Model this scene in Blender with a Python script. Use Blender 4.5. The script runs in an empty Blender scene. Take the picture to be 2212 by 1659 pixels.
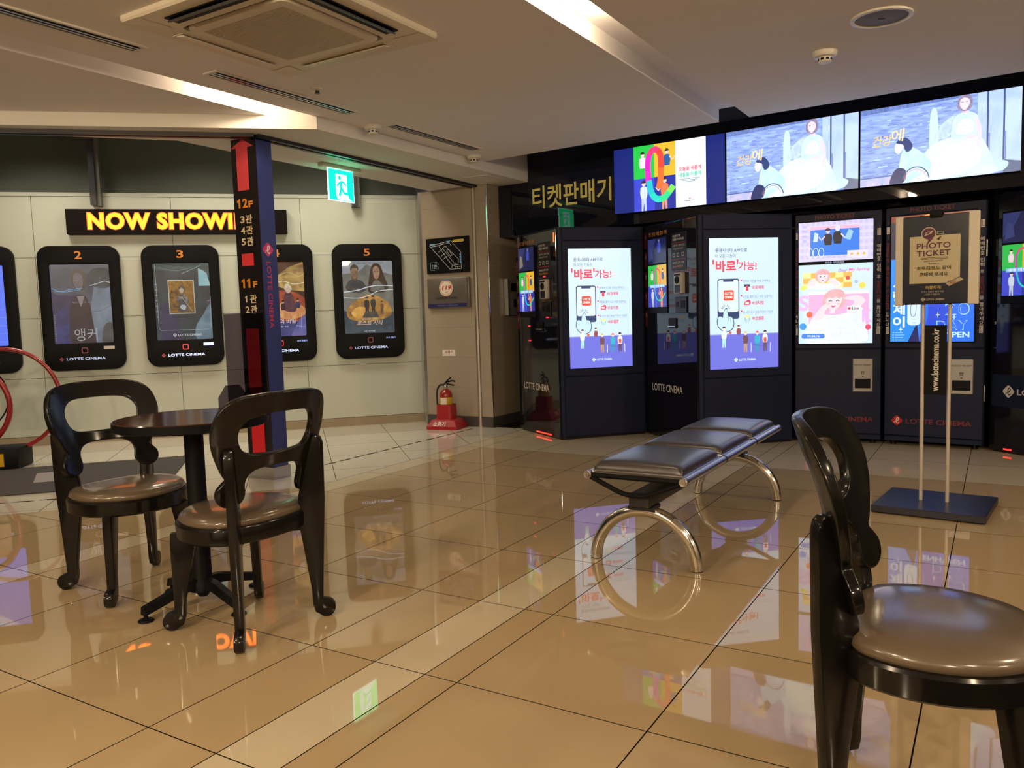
import bpy, bmesh, math, random
from mathutils import Matrix, Vector

random.seed(7)
SC = bpy.context.scene
COL = SC.collection
PI = math.pi
rad = math.radians

# ------------------------------------------------------------------ camera, world, exposure
cam_d = bpy.data.cameras.new('camera')
cam = bpy.data.objects.new('camera', cam_d)
COL.objects.link(cam)
SC.camera = cam
cam_d.sensor_fit = 'HORIZONTAL'
cam_d.sensor_width = 36.0
cam_d.lens = 36.0 * 1735.83 / 2212.0
cam_d.clip_start = 0.05
cam_d.clip_end = 100
_p, _r = rad(4.94288), rad(-1.745661)
_F = Vector((0, math.cos(_p), -math.sin(_p)))
_R0 = Vector((1, 0, 0))
_U0 = Vector((0, math.sin(_p), math.cos(_p)))
_R = _R0 * math.cos(_r) + _U0 * math.sin(_r)
_U = _U0 * math.cos(_r) - _R0 * math.sin(_r)
cam.matrix_world = Matrix(((_R.x, _U.x, -_F.x, 0), (_R.y, _U.y, -_F.y, 0), (_R.z, _U.z, -_F.z, 1.09), (0, 0, 0, 1)))

world = bpy.data.worlds.new('world')
SC.world = world
world.use_nodes = True
world.node_tree.nodes['Background'].inputs[0].default_value = (0.9, 0.8, 0.72, 1)
world.node_tree.nodes['Background'].inputs[1].default_value = 0.02

SC.view_settings.view_transform = 'Standard'
SC.view_settings.look = 'None'
SC.view_settings.exposure = 0.66
SC.view_settings.gamma = 1.0
SC.view_settings.use_curve_mapping = False
SC.cycles.use_denoising = True
SC.cycles.max_bounces = 8
SC.cycles.sample_clamp_indirect = 4.0
SC.cycles.caustics_reflective = False
SC.cycles.caustics_refractive = False

# floor grid of the hall: unit vectors of the tile rows (eb across, ea along)
TH = rad(31.31937)
EA = Vector((math.sin(TH), math.cos(TH)))
EB = Vector((math.cos(TH), -math.sin(TH)))
A_EA = 90 - 31.31937      # heading of ea in degrees
A_EB = -31.31937


def W(b, a):
    return EB * b + EA * a


def grid(p):
    p = Vector((p[0], p[1]))
    return p.dot(EB), p.dot(EA)


def S(r, g, b):
    def f(c):
        c /= 255.0
        return c / 12.92 if c <= 0.04045 else ((c + 0.055) / 1.055) ** 2.4
    return (f(r), f(g), f(b))


WARM = (1.0, 0.77, 0.50)
Z_MAIN, Z_UP, Z_SOF = 2.414, 2.505, 2.33


def bulb(name, loc, power, color=WARM, radius=0.03):
    l = bpy.data.lights.new(name, 'POINT')
    l.energy = power
    l.color = color
    l.shadow_soft_size = radius
    o = bpy.data.objects.new(name, l)
    COL.objects.link(o)
    o.location = loc
    return o


def lamp(name, loc, power, color=WARM, size=0.12, spread=150, aim=(0, 0, -1), shape='DISK', size_y=None):
    l = bpy.data.lights.new(name, 'AREA')
    l.energy = power
    l.color = color
    l.shape = shape
    l.size = size
    if size_y:
        l.size_y = size_y
    l.spread = rad(spread)
    o = bpy.data.objects.new(name, l)
    COL.objects.link(o)
    o.location = loc
    o.rotation_euler = Vector(aim).to_track_quat('-Z', 'Y').to_euler()
    return o


# recessed downlight positions: (eb, ea) in the ceiling slots; the hall bulbs are added fill
SLOT_LIGHTS = [(-1.635, 3.40), (-1.635, 1.5)]
TROUGH_LIGHTS = [(-3.945, 3.42), (-3.945, 1.0)]
HALL_FILL = [(-1.635, -0.5, 34), (-1.635, -2.6, 140), (-3.9, -1.6, 55), (1.6, 4.4, 26), (1.6, 2.2, 22), (1.6, 0.0, 28), (1.6, -2.6, 110), (3.9, 3.4, 30), (3.9, 0.6, 40)]  # unseen bulbs added to brighten the hall; left rear ones follow the cast shadows
P_SLOT, P_TROUGH, P_CORR = 8.5, 5.5, 9.5
for i, (b, a) in enumerate(SLOT_LIGHTS):
    for da in (-.078, .078):
        bulb('slot_bulb', (*W(b, a + da), Z_UP - 0.05), P_SLOT / 2)
for i, (b, a) in enumerate(TROUGH_LIGHTS):
    for da in (-.078, .078):
        bulb('trough_bulb', (*W(b + .02, a + da), Z_UP - 0.04), P_TROUGH / 2)
for b, a, w in HALL_FILL:
    bulb('hall_fill_bulb', (*W(b, a), Z_MAIN - 0.08), w, radius=.09)
# corridor ceiling lamps (above the mall corridor in front of the poster wall)
for x, y in ((-4.0, 6.75), (-2.7, 7.1), (-1.6, 7.35)):
    lamp('corridor_lamp', (x, y, 2.93), P_CORR, color=(1.0, 0.90, 0.70), size=0.5, spread=140)

# ------------------------------------------------------------------ materials
_mats = {}


def new_mat(name):
    m = bpy.data.materials.new(name)
    m.use_nodes = True
    nt = m.node_tree
    return m, nt, nt.nodes['Principled BSDF']


def mat(name, color, rough=0.5, metal=0.0, spec=0.5, coat=0.0, coat_rough=0.1, noise=0.0, nscale=8.0, bump=0.0, bscale=60.0, stretch=(1, 1, 1)):
    """Procedural Principled material: base colour with a faint noise variation and fine relief."""
    if name in _mats:
        return _mats[name]
    m, nt, b = new_mat(name)
    b.inputs['Base Color'].default_value = (*color, 1)
    b.inputs['Roughness'].default_value = rough
    b.inputs['Metallic'].default_value = metal
    b.inputs['Specular IOR Level'].default_value = spec
    b.inputs['Coat Weight'].default_value = coat
    b.inputs['Coat Roughness'].default_value = coat_rough
    if noise > 0 or bump > 0:
        tc = nt.nodes.new('ShaderNodeTexCoord')
        mp = nt.nodes.new('ShaderNodeMapping')
        mp.inputs['Scale'].default_value = stretch
        nt.links.new(tc.outputs['Object'], mp.inputs['Vector'])
    if noise > 0:
        n = nt.nodes.new('ShaderNodeTexNoise')
        n.inputs['Scale'].default_value = nscale
        n.inputs['Detail'].default_value = 4
        nt.links.new(mp.outputs['Vector'], n.inputs['Vector'])
        mx = nt.nodes.new('ShaderNodeMix')
        mx.data_type = 'RGBA'
        mx.inputs[6].default_value = (*[c * (1 - noise) for c in color], 1)
        mx.inputs[7].default_value = (*[min(1, c * (1 + noise)) for c in color], 1)
        nt.links.new(n.outputs['Fac'], mx.inputs[0])
        nt.links.new(mx.outputs[2], b.inputs['Base Color'])
    if bump > 0:
        n2 = nt.nodes.new('ShaderNodeTexNoise')
        n2.inputs['Scale'].default_value = bscale
        n2.inputs['Detail'].default_value = 3
        nt.links.new(mp.outputs['Vector'], n2.inputs['Vector'])
        bp = nt.nodes.new('ShaderNodeBump')
        bp.inputs['Strength'].default_value = bump
        bp.inputs['Distance'].default_value = 0.002
        nt.links.new(n2.outputs['Fac'], bp.inputs['Height'])
        nt.links.new(bp.outputs['Normal'], b.inputs['Normal'])
    _mats[name] = m
    return m


def flat(rgb, rough=0.45):
    """Printed ink colour (sRGB 0-255)."""
    k = 'ink_%d_%d_%d_%d' % (*rgb, int(rough * 100))
    return mat(k, S(*rgb), rough, spec=0.25)


EK = 0.72        # screen brightness against the exposure


def glow(rgb, e=1.0):
    """Backlit colour of a screen or lit sign (sRGB 0-255)."""
    k = 'lit_%d_%d_%d_%d' % (*rgb, int(e * 100))
    if k in _mats:
        return _mats[k]
    m, nt, b = new_mat(k)
    b.inputs['Base Color'].default_value = (0.01, 0.01, 0.012, 1)
    b.inputs['Roughness'].default_value = 0.25
    b.inputs['Emission Color'].default_value = (*S(*rgb), 1)
    b.inputs['Emission Strength'].default_value = e * EK
    _mats[k] = m
    return m


def mottled(c1, c2, scale=14.0, e=None, stretch=(1, 1, 1), rough=.4):
    """printed or backlit picture area whose tone wanders between two colours"""
    k = 'mottled_%s_%s_%g_%s_%s' % (c1, c2, scale, e, stretch)
    if k in _mats:
        return _mats[k]
    m, nt, b = new_mat('mottled_picture')
    tc = nt.nodes.new('ShaderNodeTexCoord')
    mp = nt.nodes.new('ShaderNodeMapping')
    mp.inputs['Scale'].default_value = stretch
    n = nt.nodes.new('ShaderNodeTexNoise')
    n.inputs['Scale'].default_value = scale
    n.inputs['Detail'].default_value = 5
    n.inputs['Distortion'].default_value = .6
    cr = nt.nodes.new('ShaderNodeMapRange')
    cr.inputs[1].default_value = .35
    cr.inputs[2].default_value = .65
    mx = nt.nodes.new('ShaderNodeMix')
    mx.data_type = 'RGBA'
    mx.inputs[6].default_value = (*S(*c1), 1)
    mx.inputs[7].default_value = (*S(*c2), 1)
    nt.links.new(tc.outputs['Object'], mp.inputs['Vector'])
    nt.links.new(mp.outputs['Vector'], n.inputs['Vector'])
    nt.links.new(n.outputs['Fac'], cr.inputs[0])
    nt.links.new(cr.outputs[0], mx.inputs[0])
    if e:
        b.inputs['Base Color'].default_value = (.01, .01, .012, 1)
        nt.links.new(mx.outputs[2], b.inputs['Emission Color'])
        b.inputs['Emission Strength'].default_value = e * EK
    else:
        nt.links.new(mx.outputs[2], b.inputs['Base Color'])
    b.inputs['Roughness'].default_value = rough
    _mats[k] = m
    return m


def tile_mat(name, c, rough=0.06):
    """Polished porcelain: cloudy noise, each tile slightly different, mirror-like polish."""
    m, nt, b = new_mat(name)
    tc = nt.nodes.new('ShaderNodeTexCoord')
    n = nt.nodes.new('ShaderNodeTexNoise')
    n.inputs['Scale'].default_value = 2.2
    n.inputs['Detail'].default_value = 6
    geo = nt.nodes.new('ShaderNodeNewGeometry')
    nt.links.new(geo.outputs['Position'], n.inputs['Vector'])
    oi = nt.nodes.new('ShaderNodeObjectInfo')
    add = nt.nodes.new('ShaderNodeMath')
    add.operation = 'MULTIPLY_ADD'
    add.inputs[1].default_value = 0.35
    nt.links.new(oi.outputs['Random'], add.inputs[0])
    nt.links.new(n.outputs['Fac'], add.inputs[2])
    mx = nt.nodes.new('ShaderNodeMix')
    mx.data_type = 'RGBA'
    mx.inputs[6].default_value = (*[v * 0.9 for v in c], 1)
    mx.inputs[7].default_value = (*[v * 1.06 for v in c], 1)
    nt.links.new(add.outputs[0], mx.inputs[0])
    nt.links.new(mx.outputs[2], b.inputs['Base Color'])
    b.inputs['Roughness'].default_value = rough
    b.inputs['IOR'].default_value = 1.5
    _mats[name] = m
    return m


M_TILE = tile_mat('beige_tile', (0.45, 0.34, 0.195), 0.022)
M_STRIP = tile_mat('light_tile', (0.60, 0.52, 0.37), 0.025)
M_CORR = tile_mat('corridor_tile', (0.60, 0.56, 0.48), 0.06)
M_GROUT = mat('grout', (0.014, 0.009, 0.006), 0.9, spec=0.1)
M_CEIL = mat('ceiling_paint', (0.85, 0.82, 0.82), 0.85, noise=0.03, nscale=1.5)
M_SOF = mat('soffit_paint', (0.74, 0.72, 0.68), 0.8, noise=0.03, nscale=2)
M_PANEL = mat('wall_panel_paint', (0.50, 0.53, 0.47), 0.4, noise=0.03, nscale=1.2)
M_UPPER = mat('upper_wall_paint', (0.085, 0.10, 0.085), 0.7, noise=0.05)
M_JOINT = mat('joint_dark', (0.05, 0.05, 0.04), 0.8)
M_SKIRT = mat('corridor_skirting', (0.30, 0.24, 0.16), 0.35, noise=0.1)
M_STONE = mat('beige_stone', (0.33, 0.275, 0.215), 0.35, noise=0.08, nscale=3)
M_STONEJ = mat('stone_joint', (0.62, 0.52, 0.42), 0.8)
M_DKBASE = mat('dark_skirting', (0.06, 0.055, 0.055), 0.4)
M_CHROME = mat('chrome', (0.78, 0.77, 0.74), 0.12, metal=1.0)
M_STEEL = mat('brushed_steel', (0.55, 0.54, 0.52), 0.3, metal=1.0)
M_DARKMETAL = mat('dark_metal', (0.03, 0.03, 0.035), 0.4, metal=0.6)
M_BLKGLASS = mat('black_glass', (0.004, 0.005, 0.012), 0.015, spec=0.5)
M_BLKPANEL = mat('black_gloss_panel', (0.005, 0.005, 0.010), 0.05, spec=0.5)
M_KIOSK = mat('kiosk_grey', (0.0065, 0.0110, 0.034), 0.48, spec=0.2, noise=0.06, nscale=5)
M_KIOSKD = mat('kiosk_dark', (0.006, 0.006, 0.012), 0.4, spec=0.3)
M_BLACK = mat('matt_black', (0.0045, 0.0045, 0.0055), 0.5, spec=0.12)
M_WHITEP = mat('white_plastic', (0.72, 0.69, 0.62), 0.35)
M_CREAM = mat('cream_plastic', (0.62, 0.56, 0.46), 0.4)
M_WOOD = mat('black_lacquered_wood', (0.005, 0.0045, 0.0042), 0.4, spec=0.06, coat=0.55, coat_rough=0.13, noise=0.25, nscale=14, bump=0.3, bscale=24, stretch=(1, 1, 9))
M_VINYL = mat('brown_vinyl', (0.125, 0.092, 0.058), 0.40, spec=0.35, coat=1.0, coat_rough=0.15, noise=0.06, nscale=6, bump=0.12, bscale=160)
M_PAD = mat('dark_brown_vinyl', (0.038, 0.032, 0.032), 0.33, coat=0.5, coat_rough=0.3, noise=0.06, nscale=6, bump=0.1, bscale=160)
M_TOP = mat('mahogany_laminate', (0.045, 0.016, 0.010), 0.12, noise=0.35, nscale=6, stretch=(1, 7, 1))
M_RED = mat('red_enamel', (0.27, 0.008, 0.012), 0.3, coat=0.4)
M_REDPL = mat('red_plastic', (0.33, 0.008, 0.014), 0.4)
M_RUBBER = mat('rubber', (0.012, 0.012, 0.012), 0.7)
M_ALU = mat('aluminium', (0.62, 0.62, 0.62), 0.28, metal=1.0)
M_IVORY = mat('ac_ivory', (0.74, 0.67, 0.55), 0.5)
M_DKGREY = mat('dark_louver', (0.05, 0.05, 0.05), 0.5)
M_MAT = mat('floor_mat', (0.045, 0.04, 0.04), 0.75, noise=0.1, bump=0.4, bscale=250)


def glass_mat(name, tint, alpha_t):
    """Smoked acrylic: a see-through sheet with a glossy face."""
    m = bpy.data.materials.new(name)
    m.use_nodes = True
    nt = m.node_tree
    nt.nodes.clear()
    out = nt.nodes.new('ShaderNodeOutputMaterial')
    tr = nt.nodes.new('ShaderNodeBsdfTransparent')
    tr.inputs[0].default_value = (*tint, 1)
    gl = nt.nodes.new('ShaderNodeBsdfGlossy')
    gl.inputs['Roughness'].default_value = 0.03
    lw = nt.nodes.new('ShaderNodeLayerWeight')
    lw.inputs[0].default_value = 0.5
    pw = nt.nodes.new('ShaderNodeMath')
    pw.operation = 'POWER'
    pw.inputs[1].default_value = 4.0
    nt.links.new(lw.outputs['Facing'], pw.inputs[0])
    ma = nt.nodes.new('ShaderNodeMath')
    ma.operation = 'MULTIPLY_ADD'
    ma.inputs[1].default_value = 0.5
    ma.inputs[2].default_value = 0.014
    nt.links.new(pw.outputs[0], ma.inputs[0])
    mx = nt.nodes.new('ShaderNodeMixShader')
    nt.links.new(ma.outputs[0], mx.inputs[0])
    nt.links.new(tr.outputs[0], mx.inputs[1])
    nt.links.new(gl.outputs[0], mx.inputs[2])
    nt.links.new(mx.outputs[0], out.inputs[0])
    return m


M_SMOKE = glass_mat('smoked_acrylic', (0.40, 0.36, 0.42), 0.5)
M_CLEAR = glass_mat('clear_sheet', (0.93, 0.95, 0.94), 0.5)

# ------------------------------------------------------------------ mesh builder


class MB:
    def __init__(self):
        self.v, self.f, self.m, self.s, self.mats = [], [], [], [], []
        self.M = Matrix.Identity(4)

    def mi(self, m):
        if m not in self.mats:
            self.mats.append(m)
        return self.mats.index(m)

    def add(self, vs, fs, m, smooth=False, M=None):
        T = self.M if M is None else self.M @ M
        n = len(self.v)
        self.v += [T @ Vector(p) for p in vs]
        k = self.mi(m)
        for f in fs:
            self.f.append([n + i for i in f])
            self.m.append(k)
            self.s.append(smooth)
        return self

    def box(self, x0, x1, y0, y1, z0, z1, m):
        vs = [(x, y, z) for x in (x0, x1) for y in (y0, y1) for z in (z0, z1)]
        return self.add(vs, [(0, 1, 3, 2), (4, 6, 7, 5), (0, 4, 5, 1), (2, 3, 7, 6), (0, 2, 6, 4), (1, 5, 7, 3)], m)

    def rbox(self, x0, x1, y0, y1, z0, z1, m, r=0.004, seg=2):
        bm = bmesh.new()
        bmesh.ops.create_cube(bm, size=1.0)
        for v in bm.verts:
            v.co = Vector((x0 + (v.co.x + .5) * (x1 - x0), y0 + (v.co.y + .5) * (y1 - y0), z0 + (v.co.z + .5) * (z1 - z0)))
        bmesh.ops.bevel(bm, geom=list(bm.edges), offset=r, segments=seg, affect='EDGES', profile=0.5)
        self.bm(bm, m, True)
        return self

    def bm(self, bm, m, smooth=False, M=None):
        bm.verts.index_update()
        self.add([v.co.copy() for v in bm.verts], [[v.index for v in f.verts] for f in bm.faces], m, smooth, M)
        bm.free()

    def prism(self, poly, z0, z1, m, caps=True):
        n = len(poly)
        vs = [(p[0], p[1], z0) for p in poly] + [(p[0], p[1], z1) for p in poly]
        fs = [(i, (i + 1) % n, n + (i + 1) % n, n + i) for i in range(n)]
        if caps:
            fs += [tuple(range(n - 1, -1, -1)), tuple(range(n, 2 * n))]
        return self.add(vs, fs, m)

    def slab(self, poly, z0, z1, top, side):
        n = len(poly)
        vs = [(p[0], p[1], z0) for p in poly] + [(p[0], p[1], z1) for p in poly]
        self.add(vs, [(i, (i + 1) % n, n + (i + 1) % n, n + i) for i in range(n)], side)
        return self.add(vs[n:], [tuple(range(n))], top)

    def plate(self, poly, y0, y1, m):
        """polygon in the X-Z plane given thickness along Y"""
        n = len(poly)
        vs = [(p[0], y0, p[1]) for p in poly] + [(p[0], y1, p[1]) for p in poly]
        fs = [(i, (i + 1) % n, n + (i + 1) % n, n + i) for i in range(n)]
        fs += [tuple(range(n)), tuple(range(2 * n - 1, n - 1, -1))]
        return self.add(vs, fs, m)

    def tube(self, path, r, m, seg=12, closed=False, cap=True):
        pts = [Vector(p) for p in path]
        n = len(pts)
        rs = r if isinstance(r, (list, tuple)) else [r] * n
        vs, fs = [], []
        prev = None
        for i, p in enumerate(pts):
            if closed:
                t = (pts[(i + 1) % n] - pts[i - 1]).normalized()
            else:
                t = (pts[min(i + 1, n - 1)] - pts[max(i - 1, 0)]).normalized()
            if prev is None:
                u = t.orthogonal().normalized()
            else:
                u = (prev - t * prev.dot(t)).normalized()
            prev = u
            w = t.cross(u)
            for k in range(seg):
                a = 2 * PI * k / seg
                vs.append(p + (u * math.cos(a) + w * math.sin(a)) * rs[i])
        for i in range(n if closed else n - 1):
            j = (i + 1) % n
            for k in range(seg):
                l = (k + 1) % seg
                fs.append((i * seg + k, i * seg + l, j * seg + l, j * seg + k))
        self.add(vs, fs, m, True)
        if cap and not closed:
            self.add(vs[:seg], [tuple(range(seg - 1, -1, -1))], m)
            self.add(vs[-seg:], [tuple(range(seg))], m)
        return self

    def lathe(self, prof, m, seg=24, M=None, smooth=True, cap=True):
        vs, fs = [], []
        n = len(prof)
        for k in range(seg):
            a = 2 * PI * k / seg
            for r, z in prof:
                vs.append((r * math.cos(a), r * math.sin(a), z))
        for k in range(seg):
            l = (k + 1) % seg
            for i in range(n - 1):
                fs.append((k * n + i, l * n + i, l * n + i + 1, k * n + i + 1))
        self.add(vs, fs, m, smooth, M)
        if cap and prof[0][0] > 1e-4:
            self.add([vs[k * n] for k in range(seg)], [tuple(range(seg - 1, -1, -1))], m, False, M)
        if cap and prof[-1][0] > 1e-4:
            self.add([vs[k * n + n - 1] for k in range(seg)], [tuple(range(seg))], m, False, M)
        return self

    def build(self, name, parent=None, local=False, angle=35):
        """Link as ONE mesh object. World coordinates unless local; stored relative to the parent's place."""
        me = bpy.data.meshes.new(name)
        off = Vector((0, 0, 0))
        if parent is not None and not local:
            p = parent
            while p is not None:
                off += Vector(p.location)
                p = p.parent
        org = Vector((0, 0, 0))
        me.from_pydata([tuple(p - off) for p in self.v], [], self.f)
        for m in self.mats:
            me.materials.append(m)
        me.polygons.foreach_set('material_index', self.m)
        me.polygons.foreach_set('use_smooth', self.s)
        me.update()
        if any(self.s):
            me.set_sharp_from_angle(angle=rad(angle))
        o = bpy.data.objects.new(name, me)
        COL.objects.link(o)
        if parent is not None:
            o.parent = parent
        return o


def tag(o, label, cat=None, group=None, kind=None):
    o['label'] = label
    if cat:
        o['category'] = cat
    if group:
        o['group'] = group
    if kind:
        o['kind'] = kind
    return o


def thing(name, label, cat, loc, rotz=0.0, group=None):
    o = bpy.data.objects.new(name, None)
    o.empty_display_size = 0.1
    COL.objects.link(o)
    o.location = loc
    o.rotation_euler = (0, 0, rotz)
    return tag(o, label, cat, group)


def structure(o, label):
    o['kind'] = 'structure'
    o['label'] = label
    return o


def face(p, deg, z=0.0):
    """Frame on a vertical face: X to the viewer's right, Y into the face, Z up."""
    return Matrix.Translation((p[0], p[1], z)) @ Matrix.Rotation(rad(deg), 4, 'Z')


def rr(x0, y0, x1, y1, r, n=6):
    out = []
    for cx, cy, a0 in ((x1 - r, y0 + r, -90), (x1 - r, y1 - r, 0), (x0 + r, y1 - r, 90), (x0 + r, y0 + r, 180)):
        for i in range(n + 1):
            a = rad(a0 + 90 * i / n)
            out.append((cx + r * math.cos(a), cy + r * math.sin(a)))
    return out


def ell(cx, cy, rx, ry=None, n=20, a0=0, a1=360):
    ry = rx if ry is None else ry
    k = n if a1 - a0 >= 360 else n + 1
    return [(cx + rx * math.cos(rad(a0 + (a1 - a0) * i / n)), cy + ry * math.sin(rad(a0 + (a1 - a0) * i / n))) for i in range(k)]


def spline(pts, n=6, closed=True):
    out = []
    N = len(pts)
    rng = N if closed else N - 1
    for i in range(rng):
        g = lambda k: pts[k % N] if closed else pts[max(0, min(N - 1, k))]
        p0, p1, p2, p3 = g(i - 1), g(i), g(i + 1), g(i + 2)
        for j in range(n):
            t = j / n
            out.append(tuple(0.5 * (2 * p1[d] + (p2[d] - p0[d]) * t + (2 * p0[d] - 5 * p1[d] + 4 * p2[d] - p3[d]) * t * t + (3 * p1[d] - p0[d] - 3 * p2[d] + p3[d]) * t ** 3) for d in range(len(p1))))
    if not closed:
        out.append(tuple(pts[-1]))
    return out


def stroke(pts, w, closed=False):
    """a flat ribbon polygon of width w along a 2-D path"""
    L, Rr = [], []
    n = len(pts)
    for i in range(n):
        a = Vector(pts[max(i - 1, 0)])
        b = Vector(pts[min(i + 1, n - 1)])
        t = (b - a)
        if t.length < 1e-9:
            t = Vector((1, 0))
        t.normalize()
        nn = Vector((-t.y, t.x)) * w / 2
        L.append(tuple(Vector(pts[i]) + nn))
        Rr.append(tuple(Vector(pts[i]) - nn))
    return L + Rr[::-1]


def curve_solid(loops, ext, bevel=0.0, bres=1):
    """bmesh of a filled 2-D outline (holes allowed) of thickness 2*ext (+bevel), lying in XY"""
    c = bpy.data.curves.new('c', 'CURVE')
    c.dimensions = '2D'
    c.fill_mode = 'BOTH'
    c.extrude = max(ext - bevel, 0)
    c.bevel_depth = bevel
    c.bevel_resolution = bres
    c.offset = -bevel
    for lp in loops:
        s = c.splines.new('POLY')
        s.points.add(len(lp) - 1)
        for p, q in zip(s.points, lp):
            p.co = (q[0], q[1], 0, 1)
        s.use_cyclic_u = True
    o = bpy.data.objects.new('c', c)
    me = o.to_mesh()
    bm = bmesh.new()
    bm.from_mesh(me)
    bmesh.ops.remove_doubles(bm, verts=bm.verts, dist=1e-6)
    o.to_mesh_clear()
    bpy.data.objects.remove(o)
    bpy.data.curves.remove(c)
    return bm


_txt = {}


def text_geo(s, off=0.0, sp=1.0):
    k = (s, off, sp)
    if k in _txt:
        return _txt[k]
    c = bpy.data.curves.new('t', 'FONT')
    c.body = s
    c.offset = off
    c.resolution_u = 3
    c.space_character = sp
    o = bpy.data.objects.new('t', c)
    me = o.to_mesh()
    vs = [(v.co.x, v.co.y) for v in me.vertices]
    fs = [tuple(p.vertices) for p in me.polygons]
    o.to_mesh_clear()
    bpy.data.objects.remove(o)
    bpy.data.curves.remove(c)
    xs = [p[0] for p in vs]
    ys = [p[1] for p in vs]
    _txt[k] = (vs, fs, min(xs), max(xs), min(ys), max(ys))
    return _txt[k]


class Art:
    """Flat print or screen picture: layered 2-D shapes in a rectangle of a vertical face.
    (u, v) run 0..1 to the right and up; x0, z0, w, h place the rectangle in the face frame."""

    def __init__(self, M, x0, z0, w, h, y=0.0, emit=None, rough=0.4, mb=None):
        self.mb = mb or MB()
        self.M, self.x0, self.z0, self.w, self.h = M, x0, z0, w, h
        self.y, self.emit, self.rough, self.n = y, emit, rough, 0

    def mt(self, c):
        if isinstance(c[0], tuple):
            return mottled(c[0], c[1], c[2], self.emit, c[3] if len(c) > 3 else (1, 1, 1), self.rough)
        return glow(c, self.emit) if self.emit else flat(c, self.rough)

    def P(self, q):
        return (self.x0 + q[0] * self.w, self.y - self.n * 0.00008, self.z0 + q[1] * self.h)

    def poly(self, pts, c):
        self.n += 1
        pts = [(min(1, max(0, p[0])), min(1, max(0, p[1]))) for p in pts]
        self.mb.add([self.P(p) for p in pts], [tuple(range(len(pts)))], self.mt(c), False, self.M)
        return self

    def rect(self, u0, v0, u1, v1, c):
        return self.poly([(u0, v0), (u1, v0), (u1, v1), (u0, v1)], c)

    def rrect(self, u0, v0, u1, v1, r, c):
        asp = self.w / self.h
        return self.poly([(a, b * asp) for a, b in rr(u0, v0 / asp, u1, v1 / asp, r)], c)

    def ell(self, u, v, ru, c, rv=None, n=18):
        rv = ru * self.w / self.h if rv is None else rv
        return self.poly(ell(u, v, ru, rv, n), c)

    def line(self, pts, w, c):
        asp = self.w / self.h
        q = stroke([(a, b / asp) for a, b in pts], w)
        return self.poly([(a, b * asp) for a, b in q], c)

    def pline(self, pts, w, c):
        """polyline of straight segments, each its own bar"""
        self.n += 1
        asp = self.w / self.h
        for p, q in zip(pts, pts[1:]):
            a, b = Vector((p[0], p[1] / asp)), Vector((q[0], q[1] / asp))
            d = (b - a).normalized() * w * .5
            k = Vector((-d.y, d.x))
            self.mb.add([self.P((x.x, x.y * asp)) for x in (a - d - k, b + d - k, b + d + k, a - d + k)], [(0, 1, 2, 3)], self.mt(c), False, self.M)
        return self

    def text(self, s, u0, v0, u1, v1, c, off=0.012, sp=1.0, rot=0, shear=0.0):
        vs, fs, ax, bx, ay, by = text_geo(s, off, sp)
        self.n += 1
        out = []
        for x, y in vs:
            a, b = (x - ax) / (bx - ax), (y - ay) / (by - ay)
            if rot == 90:
                a, b = 1 - b, a
            elif rot == -90:
                a, b = b, 1 - a
            out.append(self.P((u0 + (u1 - u0) * a + shear * b, v0 + (v1 - v0) * b)))
        self.mb.add(out, fs, self.mt(c), False, self.M)
        return self

    def one(self, u0, v0, u1, v1, c):
        q = [(.38, 0), (.74, 0), (.74, 1), (.50, 1), (.08, .80), (.08, .60), (.38, .70)]
        return self.poly([(u0 + (u1 - u0) * x, v0 + (v1 - v0) * y) for x, y in q], c)

    def vtext(self, s, u0, u1, v_top, step, c, off=0.012, hgt=0.8, every=None):
        """letters stacked one under the other"""
        v = v_top
        for ch in s:
            if ch != ' ':
                self.text(ch, u0, v - step * hgt, u1, v, every(ch) if every else c, off)
                v -= step
            else:
                v -= step * 0.5
        return self

    def logo(self, u, v, r, c, c2):
        """rounded diamond with a looped script letter"""
        asp = self.w / self.h
        q = rr(-0.74, -0.74, 0.74, 0.74, 0.3, 5)
        k = 0.70711
        self.poly([(u + r * (x - y) * k, v + r * asp * (x + y) * k) for x, y in q], c)
        p = spline([(-.42, -.22), (-.02, -.10), (.26, .18), (.22, .46), (.02, .48), (-.08, .12), (-.04, -.34), (.14, -.50), (.36, -.34)], 5, False)
        self.line([(u + r * x, v + r * asp * y) for x, y in p], r * 0.16, c2)
        self.ell(u - r * 0.42, v - r * asp * 0.42, r * 0.09, c2, n=8)
        return self

    def person(self, u, v, s, skin, hair, top, bottom=None, pose=0):
        """small generic figure; s = height as a share of the picture height"""
        a = self.h / self.w
        f = lambda x, y: (u + x * s * a, v + y * s)
        if bottom:
            self.poly([f(-.09, 0), f(-.03, 0), f(0, .3), f(.03, 0), f(.09, 0), f(.09, .5), f(-.09, .5)], bottom)
        self.poly([f(-.11, .42), f(.11, .42), f(.14, .62), f(.12, .78), f(.04, .82), f(-.04, .82), f(-.12, .78), f(-.14, .62)], top)
        if pose == 1:
            self.line([f(.1, .74), f(.22, .6), f(.3, .72)], .05 * s * a, skin)
        elif pose == -1:
            self.line([f(-.1, .74), f(-.22, .6), f(-.3, .72)], .05 * s * a, skin)
        self.ell(u, v + s * .91, .075 * s * a, skin, .09 * s, 14)
        self.poly([f(x * .09, .91 + y * .115) for x, y in ell(0, 0, 1, 1, 12, 10, 170)], hair)
        return self

    def build(self, name, parent, **k):
        return self.mb.build(name, parent, **k)

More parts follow.
